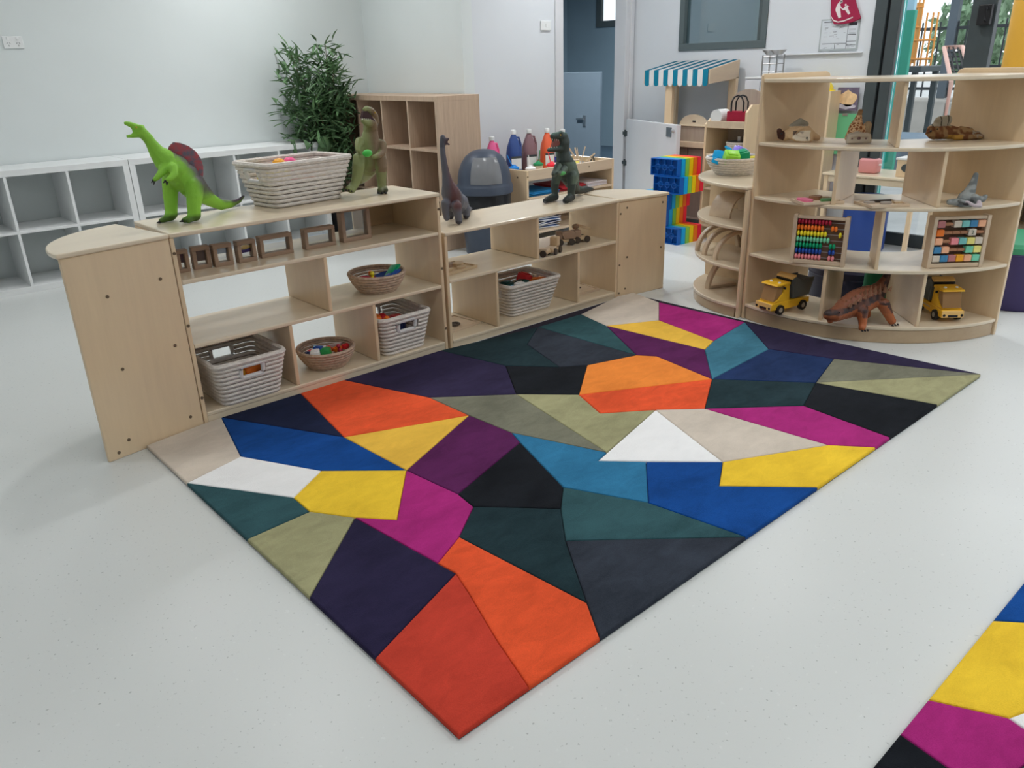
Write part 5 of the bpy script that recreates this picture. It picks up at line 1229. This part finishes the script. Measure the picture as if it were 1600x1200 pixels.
# armoured dinosaur standing half out of the bottom bay
y5 = 1.60
BN, BK, OR = A(92, 58, 46, 1.2), A(50, 36, 34, 1.2), A(164, 92, 52, 1.2)
d5 = thing('toy_dinosaur', 'brown spiky armoured toy dinosaur in the middle bottom bay of the curved shelf', 'toy', (3.70, 1.60, .085), 0); org = d5.location
nrm = Vector((.42, .907, 0)); base_p = Vector((3.70, 1.60, 0)); tdir = Vector((.907, -.42, 0))
def pc(pts):
    out = []
    for px, py, dp, r in pts:
        d = ray(px, py); k = (base_p-ORG).dot(nrm)/d.dot(nrm); p = ORG+d*k+nrm*dp
        d2_ = ray(px, py); out.append((p, r*(p-ORG).dot(CF)/FPX))
    return out
ch = [pc([(1290, 490, -.02, 8), (1301, 490, -.015, 12), (1313, 487, 0, 14), (1328, 482, .02, 18), (1345, 476, .03, 22), (1362, 470, .04, 21), (1377, 463, .045, 16), (1388, 452, .05, 10), (1395, 440, .05, 7), (1399, 430, .05, 5)]),
      pc([(1287, 492, -.02, 5), (1293, 497, -.02, 4.5)]), pc([(1340, 484, -.03, 10), (1338, 496, -.045, 7), (1335, 508, -.055, 5.8), (1332, 513, -.062, 5.4)]), pc([(1330, 490, .07, 8), (1322, 502, .08, 5.5), (1314, 508, .08, 5)]),
      pc([(1376, 474, -.02, 10), (1381, 488, -.03, 7.5), (1385, 500, -.035, 6), (1385, 506, -.035, 6)]), pc([(1372, 474, .09, 9), (1374, 490, .09, 6), (1375, 500, .09, 5.5)])]
ground(ch, .0855)
def pa_(p, n):
    c = mixc(BN, BK, ss(.35, .65, noise_(p, 70)))
    if n.z < .1 and p.z < .21: c = mixc(c, OR, .75)
    if p.z < .15: c = OR
    if n.z > .5 and p.z > .2: c = mixc(BN, OR, .25)
    return c
organic('body', ch, DINO, d5, .0045, 2, pa_, org)
b = BM()
rnd = random.Random(5)
for row in range(3):
    for i in range(9):
        t_ = i/8; px = 1320+t_*62; py = 466-t_*25+abs(t_-.5)*10; q = pc([(px, py+3, -.035+row*.035, 1)])[0][0]
        h_ = .020 if row == 1 else .016
        cyl(b, q-org-Vector((0, 0, .008)), q-org+Vector((rnd.uniform(-.006, .006), -.006, h_)), .010, 6, .001)
obj('back_spikes', b, mat('spike_brown', A(120, 82, 58, 1.2), .5, .15), d5, True)
b = BM(); q = pc([(1301, 484, -.05, 1)])[0][0]-org; ball(b, q, .004, 8); obj('eye', b, CLAW, d5, True)
b = BM(); q = pc([(1399, 428, .05, 1)])[0][0]-org; ball(b, q, .024, 10, (1, 1, .7)); obj('tail_club', b, mat('dark_brown_club', BK, .5), d5, True)
def onz(p, z): return Vector((p.x, p.y, z))
claws(d5, [(onz(pc([(1330+i*4, 513, -.075, 1)])[0][0], .091), (-.6, -.8, -.1)) for i in range(3)]+[(onz(pc([(1381+i*4, 506, -.055, 1)])[0][0], .091), (-.5, -.8, -.1)) for i in range(3)], org, .005)

# ================================================================== RAINBOW FOAM BRICKS
BRC = [('dark blue', (0, 84, 165)), ('light blue', (0, 150, 205)), ('green', (125, 180, 70)), ('yellow', (252, 190, 10)), ('orange', (252, 112, 30)), ('red', (226, 38, 62))]
BH, BW, BT = .124, .255, .047
brick_proto = {}
ROWN = ['topmost', 'second', 'third', 'fourth', 'lowest']
for r, (yo, xo, rz) in enumerate(((3.655, 4.885, -.02), (3.615, 4.872, -.03), (3.735, 4.90, .03), (3.745, 4.885, .04), (3.612, 4.868, -.05))):
    z = (4-r)*(BH+.0015)
    for k, (cn_, rgb) in enumerate(BRC):
        if cn_ not in brick_proto:
            m = plastic('brick_'+cn_.replace(' ', '_'), *rgb, .45, 1.2)
            t = thing('building_brick', '', 'block', (0, 0, 0), 0, 'rainbow stack of large building bricks')
            b = BM()
            for lo, hi in (((0, 0, 0), (.006, 0, 0)),): pass
            w = .007
            box2(b, (.004, 0, 0), (BT, BW, w)); box2(b, (.004, 0, BH-w), (BT, BW, BH)); box2(b, (.004, 0, w), (BT, w, BH-w)); box2(b, (.004, BW-w, w), (BT, BW, BH-w)); box2(b, (BT-w, w, w), (BT, BW-w, BH-w))
            obj('shell', b, m, t)
            b = BM()
            for i in range(3):
                y = BW*(i+1)/4
                tube(b, [(.012, y+.021*math.cos(a*.4488), BH/2+.021*math.sin(a*.4488)) for a in range(14)], .0035, 6, True)
                box2(b, (.012, y-.0025, w), (.03, y+.0025, BH/2-.022)); box2(b, (.012, y-.0025, BH/2+.022), (.03, y+.0025, BH-w))
            box2(b, (.012, w, BH/2-.0025), (.03, BW-w, BH/2+.0025))
            obj('tube_rings', b, m, t)
            b = BM()
            for i in range(4):
                for j in range(2): cyl(b, (BT-.001, BW*(i+.5)/4, BH*(j+.5)/2), (BT+.012, BW*(i+.5)/4, BH*(j+.5)/2), .019, 12)
            obj('studs', b, m, t, True)
            brick_proto[cn_] = t; o = t
        else: o = dup(brick_proto[cn_], (0, 0, 0), 0, '')
        o.location = (xo+math.cos(rz)*k*(BT+.0006), yo+math.sin(rz)*k*(BT+.0006), z); o.rotation_euler = (0, 0, rz)
        o['label'] = '%s brick in the %s row of the rainbow brick stack' % (cn_, ROWN[r])

# ================================================================== HALF GATE AT THE DOORWAY
hg = Vector((5.80, 4.93, 0)); gd = Vector((5.41, 4.05, 0))-hg; ga = math.atan2(gd.y, gd.x); gl = gd.length
GATEM = mat('gate_white', (.76, .77, .80), .45, .01)
gt = thing('half_gate', 'white half height gate standing open at the washroom doorway', 'gate', hg, ga)
obj('leaf', box2(BM(), (.03, -.018, .10), (gl, .018, .825), .004), GATEM, gt)
for z in (.70, .44):
    hb = obj('hinge', box2(BM(), (.03, -.026, z-.022), (.055, -.016, z+.022), .002), CHAR, gt); cyl_ = BM(); cyl(cyl_, (.018, -.022, z-.03), (.018, -.022, z+.03), .009, 10); obj('knuckle', cyl_, CHAR, hb, True)
    obj('hinge_leaf', box2(BM(), (-.03, -.026, z-.014), (.018, -.016, z+.014), .002), CHAR, gt)
lt_ = obj('latch_plate', box2(BM(), (gl-.17, -.024, .725), (gl-.085, -.016, .80), .002), mat('latch_grey', A(96, 104, 110, 1.2), .4), gt)
obj('latch_knob', cyl(BM(), (gl-.05, -.045, .775), (gl-.05, -.016, .775), .013, 12), CHROME, gt, True)

# ================================================================== AGAINST THE RIGHT WALL
AW_T = plastic('awning_teal', 0, 120, 150, .85, 1.1); AW_W = mat('awning_white', (.78, .79, .79), .85, .02)
st = thing('market_stall', 'toy market stall with a teal and white striped awning', 'stall', (0, 0, 0))
SX0, SX1, SY0, SY1 = 5.47, 5.87, 3.845, 4.465
NS = 13; dy = (SY1-SY0)/NS
for i in range(NS):
    y0_, y1_ = SY0+i*dy, SY0+(i+1)*dy; m = AW_T if i % 2 == 0 else AW_W
    b = BM(); v = [b.verts.new(p) for p in ((SX0, y0_, 1.235), (SX0, y1_, 1.235), (SX1, y1_, 1.30), (SX1, y0_, 1.30))]; b.faces.new(v)
    bmesh.ops.solidify(b, geom=b.faces[:], thickness=.004); stp = obj('awning_stripe', b, m, st)
    b = BM(); n = 6; yc0 = (y0_+y1_)/2
    poly = [(y0_, 1.236), (y0_, 1.135)]+[(yc0-dy/2*math.cos(math.pi*j/n), 1.135-.022*math.sin(math.pi*j/n)) for j in range(1, n)]+[(y1_, 1.135), (y1_, 1.236)]
    prism(b, poly, SX0-.004, SX0, YZ); obj('valance_tab', b, m, stp)
for s_, yb in ((0, SY0-.006), (1, SY1+.006)):
    b = BM(); prism(b, [(SX0+.004, 1.232), (SX1, 1.297), (SX1, 1.16), (SX0+.004, 1.13)], yb-.008, yb+.008, XZ, .002); obj('side_board', b, PINE if s_ == 0 else BIRCH, st)
for x, y in ((SX0+.03, 4.225), (SX0+.03, SY0+.02), (SX1-.02, SY0+.02), (SX1-.02, SY1-.02)):
    if (x, y) == (SX0+.03, SY0+.02): continue
    obj('post', box2(BM(), (x-.018, y-.034, 0), (x+.018, y+.034, 1.17), .003), BIRCHV, st)
obj('rear_rail', box2(BM(), (SX1-.03, SY0, 1.14), (SX1-.008, SY1, 1.18), .002), BIRCH, st)
obj('front_rail', box2(BM(), (SX0+.012, SY0, 1.14), (SX0+.035, SY1, 1.18), .002), BIRCH, st)
# play oven with an arched top on a low cupboard
GREYOAK = wood('greyed_oak', (.40, .33, .27), .1, .5, 'Z', 2)
cp = thing('low_cupboard', 'pale topped low cupboard beneath the play oven', 'cupboard', (5.565, 3.885, 0))
obj('top', box2(BM(), (-.03, -.015, .64), (.25, .32, .685), .004), PINE, cp); obj('carcass', box2(BM(), (0, 0, .06), (.24, .31, .64)), GREYOAK, cp); obj('door', box2(BM(), (-.014, .01, .08), (0, .165, .63), .002), wood('brown_cupboard', (.20, .155, .125), .1, .5, 'Z', 2), cp); obj('door', box2(BM(), (-.014, .175, .08), (0, .305, .63), .002), MATS['brown_cupboard'], cp); obj('plinth', box2(BM(), (.02, .0, 0), (.24, .31, .06)), CHAR, cp)
ov = thing('play_oven', 'wooden play oven with an arched front on the low cupboard', 'play oven', (5.585, 3.905, .6855))
obj('box', box2(BM(), (0, 0, 0), (.20, .27, .125), .003), GREYOAK, ov)
b = BM(); prism(b, [(.0, .125)]+[(.135-.135*math.cos(math.pi*i/14), .125+.085*math.sin(math.pi*i/14)) for i in range(15)]+[(.27, .125)], -.004, .016, YZ, .001); oa = obj('arched_panel', b, BIRCH, ov)
obj('vent', box2(BM(), (-.007, .11, .150), (-.003, .14, .162)), BLACK, oa); obj('shelf_lip', box2(BM(), (-.012, 0, .118), (0, .27, .128), .002), BIRCH, ov)
# display stand with hats and basket
ds = thing('display_stand', 'arched birch display stand with hats, bag and woven bowl beside the tall curved shelf', 'stand', (5.17, 3.30, 0))
dw = .32
b = BM(); prism(b, [(0, 0), (.30, 0), (.30, .93), (.27, .99), (.06, 1.0), (.0, .95)], -.018, 0, XZ, .003); obj('side_panel', b, BIRCHV, ds)
b = BM(); prism(b, [(0, 0), (.30, 0), (.30, .86), (.27, .90), (.06, .90), (.0, .86)], dw, dw+.018, XZ, .003); obj('side_panel', b, BIRCHV, ds)
b = BM(); prism(b, [(0, 0), (dw, 0), (dw, .98)]+[(dw/2+dw/2*math.cos(math.pi*i/14), .98+.115*math.sin(math.pi*i/14)) for i in range(15)]+[(0, .98)], .285, .30, YZ, .002); obj('back_panel', b, GREYOAK, ds)
for z in (.865, .65, .40, .12): obj('shelf', box2(BM(), (.01, 0, z-.016), (.285, dw, z), .002), BIRCH, ds)
obj('front_lip', box2(BM(), (0, 0, .835), (.014, dw, .885), .002), PINE, ds)
def hat(label, loc, r, col, name):
    t = thing('hat', label, 'hat', loc, 0, 'hats on the display stand')
    m = mat(name, A(*col, 1.2), .8, .1); obj('crown', lathe(BM(), [(r, 0), (r*.98, r*.35), (r*.8, r*.75), (r*.4, r*.98), (0, r)], 20), m, t, True); obj('brim', lathe(BM(), [(r*.9, .001), (r*1.25, .001), (r*1.25, .006), (r*.9, .008)], 20), m, t, True)
hat('mauve brown felt hat behind the red bag', (5.40, 3.47, .866), .062, (140, 112, 112), 'felt_mauve')
hat('salmon pink felt hat on the right of the display stand', (5.39, 3.365, .866), .062, (212, 140, 128), 'felt_salmon')
obj_ = None
bgm = mat('maroon_felt', A(150, 24, 52, 1.2), .85, .08)
bag = thing('handbag', 'maroon toy handbag with tall black handles on the display stand', 'bag', (5.225, 3.385, .8655))
obj('body', box(BM(), (0, 0, .045), (.06, .17, .088), bev=.006), bgm, bag)
for x in (-.028, .028): obj('handle', tube(BM(), [(x, -.05, .085), (x, -.05, .15), (x, -.03, .185), (x, 0, .195), (x, .03, .185), (x, .05, .15), (x, .05, .085)], .006, 8), BLACK, bag, True)
tw = thing('towel_roll', 'small white rolled towel on the display stand, left of the bag', 'towel', (5.24, 3.55, .915))
b = BM(); 
tube(b, [(0, .008*k*math.cos(k*.7)*.55, .008*k*math.sin(k*.7)*.55) for k in range(1, 11)], .006, 6); 
cyl(b, (-.06, 0, 0), (.06, 0, 0), .049, 20); obj('roll', b, AW_W, tw, True)
db = round_basket('grey woven bowl in the display stand middle shelf', (5.31, 3.41, .6505), .075, .105, .085, 6, SEA)
obj('lining', lathe(BM(), [(.0, .078), (.09, .080), (.094, .086), (.0, .086)], 24), CHAR, db)
obj('can', cyl(BM(), (.02, .02, .085), (.02, .02, .12), .022, 12), CHROME, db, True)
# wire scale stand with two bowls, on a white board cupboard
wb_ = thing('white_cupboard', 'plain white cupboard behind the display stand at the wall', 'cupboard', (5.66, 3.36, 0))
obj('carcass', box2(BM(), (0, 0, 0), (.24, .27, 1.16), .003), DOORW, wb_); obj('top', box2(BM(), (-.01, -.005, 1.16), (.24, .275, 1.172), .002), WHITE, wb_); obj('door', box2(BM(), (-.016, .005, .03), (0, .132, 1.15), .002), DOORW, wb_); obj('door', box2(BM(), (-.016, .138, .03), (0, .265, 1.15), .002), DOORW, wb_)
ws = thing('wire_stand', 'steel wire stand carrying small bowls on the white cupboard', 'stand', (5.76, 3.47, 1.1725))
for x, y in ((-.05, -.06), (-.05, .06), (.05, -.06), (.05, .06)): obj('leg', cyl(BM(), (x, y, 0), (x, y, .155 if y < 0 else .15), .006, 8), CHROME, ws, True)
for z in (.035, .09, .14): obj('ring', tube(BM(), [(-.05, -.06, z), (-.05, .06, z), (.05, .06, z), (.05, -.06, z)], .004, 6, True), CHROME, ws, True)
for y in (-.035, .03): obj('bowl', lathe(BM(), [(0, .15), (.03, .152), (.062, .185), (.059, .186), (.028, .157), (0, .155)], 20, (0, y, 0)), CHROME, ws, True)
tag(obj('wall_ledge', box2(BM(), (XR-.02, 2.86, 1.318), (XR, 3.63, 1.326), .002), DOORW), 'thin white picture ledge on the right wall below the poster', 'ledge')
# poster and burgundy hanging pouch
ps_ = thing('notice', 'framed evacuation style plan sheet on the right wall below the burgundy pouch', 'notice', (XR-.001, 2.905, 1.338))
PAPER = mat('notice_paper', A(196, 202, 208, 1.2), .4, .02); INK = mat('notice_ink', (.06, .065, .08), .6); INKL = mat('notice_grey', (.36, .38, .42), .6)
obj('sheet', box2(BM(), (-.004, 0, 0), (0, .295, .215)), mat('notice_frame', A(160, 168, 170, 1.2), .4), ps_)
obj('page', box2(BM(), (-.005, .012, .014), (-.0035, .285, .205)), PAPER, ps_)
b = BM()
for y0_, y1_, z0, z1 in ((.085, .27, .048, .051), (.015, .083, .06, .063), (.015, .083, .035, .038), (.083, .086, .014, .195), (.17, .173, .014, .048), (.19, .27, .192, .198), (.02, .08, .165, .185), (.02, .08, .104, .108), (.135, .15, .155, .160)): box2(b, (-.0056, y0_, z0), (-.0048, y1_, z1))
obj('print', b, INK, ps_, kind='stuff')
b = BM(); rnd = random.Random(2)
for i in range(26): y = rnd.uniform(.095, .25); z = rnd.uniform(.065, .18); box2(b, (-.0055, y, z), (-.0048, y+rnd.uniform(.006, .03), z+.003))
for i in range(12): y = rnd.uniform(.02, .25); z = rnd.uniform(.018, .044); box2(b, (-.0055, y, z), (-.0048, y+rnd.uniform(.01, .025), z+.0025))
for i in range(5): box2(b, (-.0055, .025, .11+i*.008), (-.0048, .075, .112+i*.008))
obj('print', b, INKL, ps_, kind='stuff')
BURG = mat('burgundy_cloth', A(150, 30, 66, 1.15), .8, .08)
pu = thing('hanging_pouch', 'burgundy triangular cloth pouch with white adult and child emblem', 'pouch', (XR-.012, 2.885, 1.50))
def yz(px, py):
    p = atx(px, py, XR-.02); return (p.y-2.885, p.z-1.50)
b = BM(); prism(b, [yz(*q) for q in ((1299, -12), (1333, -12), (1338, 8), (1345, 29), (1331, 35), (1316, 38), (1303, 38), (1298, 27))], -.012, .006, YZ, .003); obj('body', b, BURG, pu)
EMB = mat('emblem_white', (.74, .68, .68), .7)
b = BM()
prism(b, [yz(*q) for q in ((1309.5, 6), (1312, 3), (1316, 1), (1317.6, 3), (1315, 5), (1313, 7), (1315, 11), (1318, 14), (1321, 10), (1325, 8.5), (1327, 10), (1325, 12), (1329, 21), (1326.2, 23), (1321, 15.5), (1318, 16), (1313.2, 12), (1314.8, 27), (1310.8, 28.6), (1306, 16), (1307, 11))], -.0145, -.012, YZ)
for cxp, cyp, r in ((1315.5, 1.5, .009), (1322, 7.5, .007)): q = yz(cxp, cyp); cyl(b, (-.0145, q[0], q[1]), (-.012, q[0], q[1]), r, 12)
arcq = [yz(1299, 17), yz(1299, 25), yz(1303, 31), yz(1310, 33.5), yz(1320, 31.5), yz(1333, 26)]
arci = [(y+.0, z-.008) for y, z in arcq]
prism(b, arcq+arci[::-1], -.0145, -.012, YZ)
obj('emblem', b, EMB, pu)
# outlet and light switch
ol = thing('power_outlet', 'white double power outlet on the back wall', 'outlet', (1.305, YB-.001, 1.535))
obj('plate', box(BM(), (0, -.004, 0), (.118, .008, .074), bev=.003), WHITE, ol)
for x in (-.028, .028):
    obj('rocker', box(BM(), (x, -.009, .022), (.012, .004, .016), bev=.001), WHITE, ol)
    b = BM(); box(b, (x-.008, -.0083, -.006), (.0025, .001, .010), rot=Euler((0, .5, 0))); box(b, (x+.008, -.0083, -.006), (.0025, .001, .010), rot=Euler((0, -.5, 0))); box(b, (x, -.0083, -.020), (.0025, .001, .010)); obj('socket_slots', b, CHAR, ol)
sw = thing('light_switch', 'white light switch plate on the wall left of the doorway', 'switch', (4.825, YD-.001, 1.592))
obj('plate', box(BM(), (0, -.006, 0), (.112, .012, .072), bev=.004), WHITE, sw); obj('rocker', box(BM(), (.005, -.013, 0), (.018, .004, .026), bev=.001), WHITE, sw)

# ================================================================== PLANT
LEAF = mat('bamboo_leaf', A(78, 106, 72, 1.6), .5, .45, 9); CANE = mat('bamboo_cane', A(92, 82, 58, 1.2), .6, .15)
plt_ = thing('artificial_bamboo', 'tall artificial bamboo plant in the corner between white and oak cube shelves', 'plant', (3.405, 6.08, 0))
obj('pot', lathe(BM(), [(0, 0), (.105, 0), (.135, .30), (.14, .31), (.128, .31), (.12, .28), (0, .28)], 28), BLACK, plt_, True)
obj('soil', lathe(BM(), [(0, .268), (.119, .268), (.119, .282), (0, .288)], 20), mat('dark_soil', (.03, .024, .02), .95, .3, 40), plt_)
rnd = random.Random(11)
nleaf = 0
for k in range(11):
    a = k*2.39; tx, ty = -.13+.30*math.cos(a)*(.35+.65*((k*7) % 11)/10), -.12+.17*math.sin(a); tz = 1.05+.46*((k*5) % 11)/10
    pts = []
    for i in range(9):
        t_ = i/8; pts.append(Vector((.04*math.cos(a)*(1-t_)+tx*t_**1.6, .04*math.sin(a)*(1-t_)+ty*t_**1.6, .27+(tz-.27)*t_)))
    cn2 = obj('cane', tube(BM(), pts, [.007-.005*i/8 for i in range(9)], 6), CANE, plt_, True)
    V, Fc = [], []
    for i in range(190):
        t_ = .2+.8*rnd.random()**.85; s = t_*8; j = min(7, int(s)); p = pts[j].lerp(pts[j+1], s-j)
        p = p+Vector((rnd.gauss(0, .065), rnd.gauss(0, .05), rnd.gauss(0, .035)))*(1.45-.75*t_)*1.3
        th = rnd.uniform(0, 6.28); el = rnd.uniform(-.25, 1.1)
        d = Vector((math.cos(th)*math.cos(el), math.sin(th)*math.cos(el), math.sin(el))); sd = d.cross(Vector((0, 0, 1))).normalized(); nn = sd.cross(d)
        L = rnd.uniform(.09, .16); w = rnd.uniform(.009, .015); q = len(V)
        for u, v, h in ((0, 0, 0), (.3, 1, .004), (.3, -1, .004), (.35, 0, -.003), (.7, .7, -.004), (.7, -.7, -.004), (1, 0, -.02)):
            x = p+d*(L*u)+sd*(w*v)+nn*h
            wx, wy = x.x+3.405, x.y+6.08   # stay clear of the walls and the oak shelf
            x.y = min(x.y, YB-.015-6.08)
            if wx > 3.54 and wy > 4.79 and x.z < 1.15: x.x = 3.54-3.405
            if wx > 3.95: x.x = 3.95-3.405
            if wy > 5.88 and wx < 3.30 and x.z < .80: x.z = .80+rnd.uniform(0, .03)
            V.append(x)
        Fc += [(q, q+3, q+1), (q, q+2, q+3), (q+1, q+3, q+4), (q+3, q+2, q+5), (q+3, q+5, q+6), (q+3, q+6, q+4)]
    me = bpy.data.meshes.new('foliage'); me.from_pydata([v[:] for v in V], [], Fc); me.materials.append(LEAF)
    o = bpy.data.objects.new('foliage', me); COL.objects.link(o); o.parent = cn2; o['kind'] = 'stuff'

# ================================================================== BEHIND THE CURVED SHELF
PURP, TOPG, BLU = plastic('purple_vinyl', 62, 52, 100, .5, 1.1), plastic('green_vinyl', 70, 160, 120, .5, 1.0), plastic('blue_vinyl', 32, 66, 140, .42, 1.2)
NAVYV = plastic('navy_vinyl', 36, 36, 62, .5, 1.2)
def ottoman(label, c, r, h, side, top, group='round floor cushions'):
    t = thing('ottoman', label, 'ottoman', (c[0], c[1], 0), 0, group)
    obj('body', lathe(BM(), [(0, .0), (r-.01, 0), (r, .012), (r, h-.055), (0, h-.055)], 36), side, t, True); obj('top', lathe(BM(), [(0, h-.054), (r, h-.054), (r+.002, h-.02), (r-.015, h), (0, h+.004)], 36), top, t, True)
    b = BM(); tube(b, [((r+.001)*math.cos(i*.1745), (r+.001)*math.sin(i*.1745), h-.055) for i in range(36)], .004, 6, True); obj('piping', b, side, t, True)
ottoman('round purple floor cushion with green top at the right edge of the picture', (4.93, 1.37), .25, .36, PURP, TOPG)
ottoman('navy purple floor cushion tucked behind the bottom board of the curved shelf', (4.46, 2.03),   .255, .20, NAVYV, NAVYV)
gb = thing('bolster', 'rounded green cushion behind the armoured dinosaur', 'cushion', (4.185, 1.765, 0), -.9)
obj('body', box(BM(), (0, 0, .155), (.16, .10, .29), bev=.045, seg=4), plastic('bolster_green', 24, 110, 78, .6, 1.1), gb, True); obj('piping', tube(BM(), [(.081*math.cos(i*.3307)*1.0, .061*math.sin(i*.3307), .155) for i in range(19)], .003, 6, True), TOPG, gb, True)
ottoman('blue round floor cushion under the play table', (5.66, 2.56), .15, .38, BLU, BLU)
bc = thing('low_bookcase', 'low wooden bookcase behind the purple cushion at the right edge', 'shelf', (5.35, .95, 0))
for lo, hi in (((0, 0, 0), (.3, .018, .72)), ((0, .62, 0), (.3, .638, .72))): obj('side_panel', box2(BM(), lo, hi), BIRCHV, bc)
for z in (.09, .30, .50, .70): obj('shelf', box2(BM(), (0, .018, z), (.3, .62, z+.018)), BIRCH, bc)
obj('back_panel', box2(BM(), (.286, .018, .1), (.3, .62, .7)), MATS['brown_cupboard'], bc)
# dress up rack with costumes
KX, KY, KD, KW = 5.735, 2.985, .15, .33
dk = thing('dress_up_rack', 'birch dress up rack with a shelf above hanging costumes', 'rack', (KX, KY, 0))
obj('side_panel', box2(BM(), (0, -.018, 0), (KD, 0, 1.07), .003), BIRCHV, dk); obj('side_panel', box2(BM(), (0, KW, 0), (KD, KW+.018, 1.07), .003), BIRCHV, dk); obj('top', box2(BM(), (-.005, 0, 1.045), (KD, KW, 1.065), .003), BIRCH, dk)
obj('rod', cyl(BM(), (.075, 0, .98), (.075, KW, .98), .010, 10), CHROME, dk, True); obj('base', box2(BM(), (0, 0, .06), (KD, KW, .08)), BIRCH, dk)
def costume(label, y, rgb, rgb2, ln, x=.075):
    t = thing('costume', label, 'costume', (KX+x, KY+y, .968-ln), math.radians(55), 'costumes on the dress up rack')
    def sheet(name, z0, z1, w0, w1, th, m):
        b = BM(); n = 14; vs = []
        for z, w in ((z0, w0), ((z0+z1)/2, (w0+w1)/2), (z1, w1)):
            vs.append([b.verts.new((-w/2+w*i/n, th*math.sin(i*1.7+z*9), z)) for i in range(n+1)])
        for p, q in zip(vs, vs[1:]):
            for i in range(n): b.faces.new((p[i], p[i+1], q[i+1], q[i]))
        bmesh.ops.solidify(b, geom=b.faces[:], thickness=.006); obj(name, b, m, t, True)
    sheet('bodice', ln*.55, ln*.97, .105, .09, .008, mat('cloth_%d_%d' % (rgb2[0], rgb2[1]), A(*rgb2, 1.15), .7, .1)); sheet('skirt', .0, ln*.56, .12, .10, .010, mat('cloth_%d_%d' % (rgb[0], rgb[1]), A(*rgb, 1.15), .7, .1))
    obj('hanger', tube(BM(), [(0, 0, ln-.008), (.005, 0, ln+.03), (-.012, 0, ln+.025)], .003, 6), CHROME, t)
for lb, y, c1_, c2_, ln in (('pink sheer costume, nearest in the dress up rack', .06, (228, 130, 170), (190, 110, 130), .80), ('red costume in the dress up rack', .13, (226, 60, 80), (214, 160, 130), .84), ('peach costume in the dress up rack', .19, (230, 170, 140), (216, 168, 124), .78), ('magenta costume at the far end of the dress up rack', .25, (200, 90, 150), (160, 70, 110), .82)): costume(lb, y, c1_, c2_, ln)
hh = thing('hard_hat', 'yellow toy hard hat on top of the dress up rack', 'hat', (5.80, 3.08, 1.066))
obj('shell', lathe(BM(), [(.085, 0), (.083, .03), (.062, .062), (.032, .078), (0, .082)], 24), plastic('helmet_yellow', 252, 190, 30), hh, True); obj('brim', lathe(BM(), [(.08, .002), (.10, .002), (.098, .009), (.08, .011)], 24), plastic('helmet_yellow', 252, 190, 30), hh, True); obj('buckle', box(BM(), (-.088, .03, .02), (.012, .02, .018), bev=.002), BLACK, hh)
# notice boards on the wall between rack and glass doors
pb_ = thing('picture', 'square cardboard picture of a pale cake on dark paper above the green sheet', 'picture', (5.885, 2.835, .93))
obj('paper', box2(BM(), (0, 0, 0), (.006, .16, .16)), mat('picture_violet', A(108, 98, 118, 1.15), .7, .2, 14), pb_); b = BM(); prism(b, [(.08+u, .085+v) for u, v in blob(.066, .052, 12, .2, 3)], -.002, .0, YZ); obj('collage', b, mat('picture_cream', A(232, 196, 150, 1.1), .7, .15, 30), pb_); b = BM(); prism(b, [(.08+u, .028+v) for u, v in blob(.07, .016, 12, .3, 5)], -.002, .0, YZ); obj('collage', b, mat('picture_grey', A(196, 192, 204, 1.1), .7, .15, 30), pb_)
gs = thing('craft_sheet', 'plain green craft sheet on the right wall below the picture', 'sheet', (5.885, 2.83, .62))
obj('sheet', box2(BM(), (0, 0, 0), (.006, .17, .29)), plastic('craft_green', 110, 190, 140, .7, 1.1), gs); obj('clip', box(BM(), (-.003, .085, .283), (.006, .04, .016), bev=.001), CHROME, gs)
# small table and chairs
tb = thing('play_table', 'birch play table holding a pink toaster behind the curved shelf', 'table', (5.66, 2.49, 0))
obj('table_top', box(BM(), (0, 0, .533), (.40, .66, .018), bev=.005), BIRCH, tb)
for x in (-.175, .175):
    for y in (-.305, .305): obj('leg', box(BM(), (x, y, .262), (.028, .028, .524), bev=.003), BIRCHV, tb)
for x in (-.175, .175): obj('rail', box(BM(), (x, 0, .50), (.016, .582, .04), bev=.002), BIRCH, tb)
sk = thing('play_stove', 'small birch play stove with a dark oval hole on the table right end', 'play kitchen', (5.52, 2.19, .5425))
obj('carcass', box(BM(), (.07, .07, .055), (.14, .15, .11), bev=.004), BIRCHV, sk); obj('worktop', box(BM(), (.07, .07, .117), (.155, .165, .014), bev=.003), WHITE, sk)
b = BM(); prism(b, [(.07+.042*math.cos(i*.3491), .06+.028*math.sin(i*.3491)) for i in range(18)], -.003, .001, YZ); obj('oval_hole', b, CHAR, sk)
ts = thing('toy_toaster', 'pink toy toaster on the play table', 'toy', (5.60, 2.55, .5425))
obj('body', box(BM(), (0, 0, .05), (.09, .13, .10), bev=.018, seg=3), plastic('toaster_pink', 206, 140, 140, .4, 1.15), ts, True); obj('slot', box(BM(), (0, 0, .100), (.05, .09, .003)), BLACK, ts); obj('lever', box(BM(), (0, -.07, .06), (.02, .014, .012), bev=.002), WHITE, ts)
vs_ = thing('toy_bottle', 'dark green toy bottle standing on the play table', 'toy', (5.62, 2.74, .5425))
obj('body', lathe(BM(), [(0, 0), (.026, 0), (.028, .07), (.012, .10), (.012, .125), (0, .125)], 16), plastic('bottle_green', 24, 74, 48, .3), vs_, True); obj('cap', lathe(BM(), [(.013, .122), (.014, .138), (0, .139)], 12), WHITE, vs_, True)
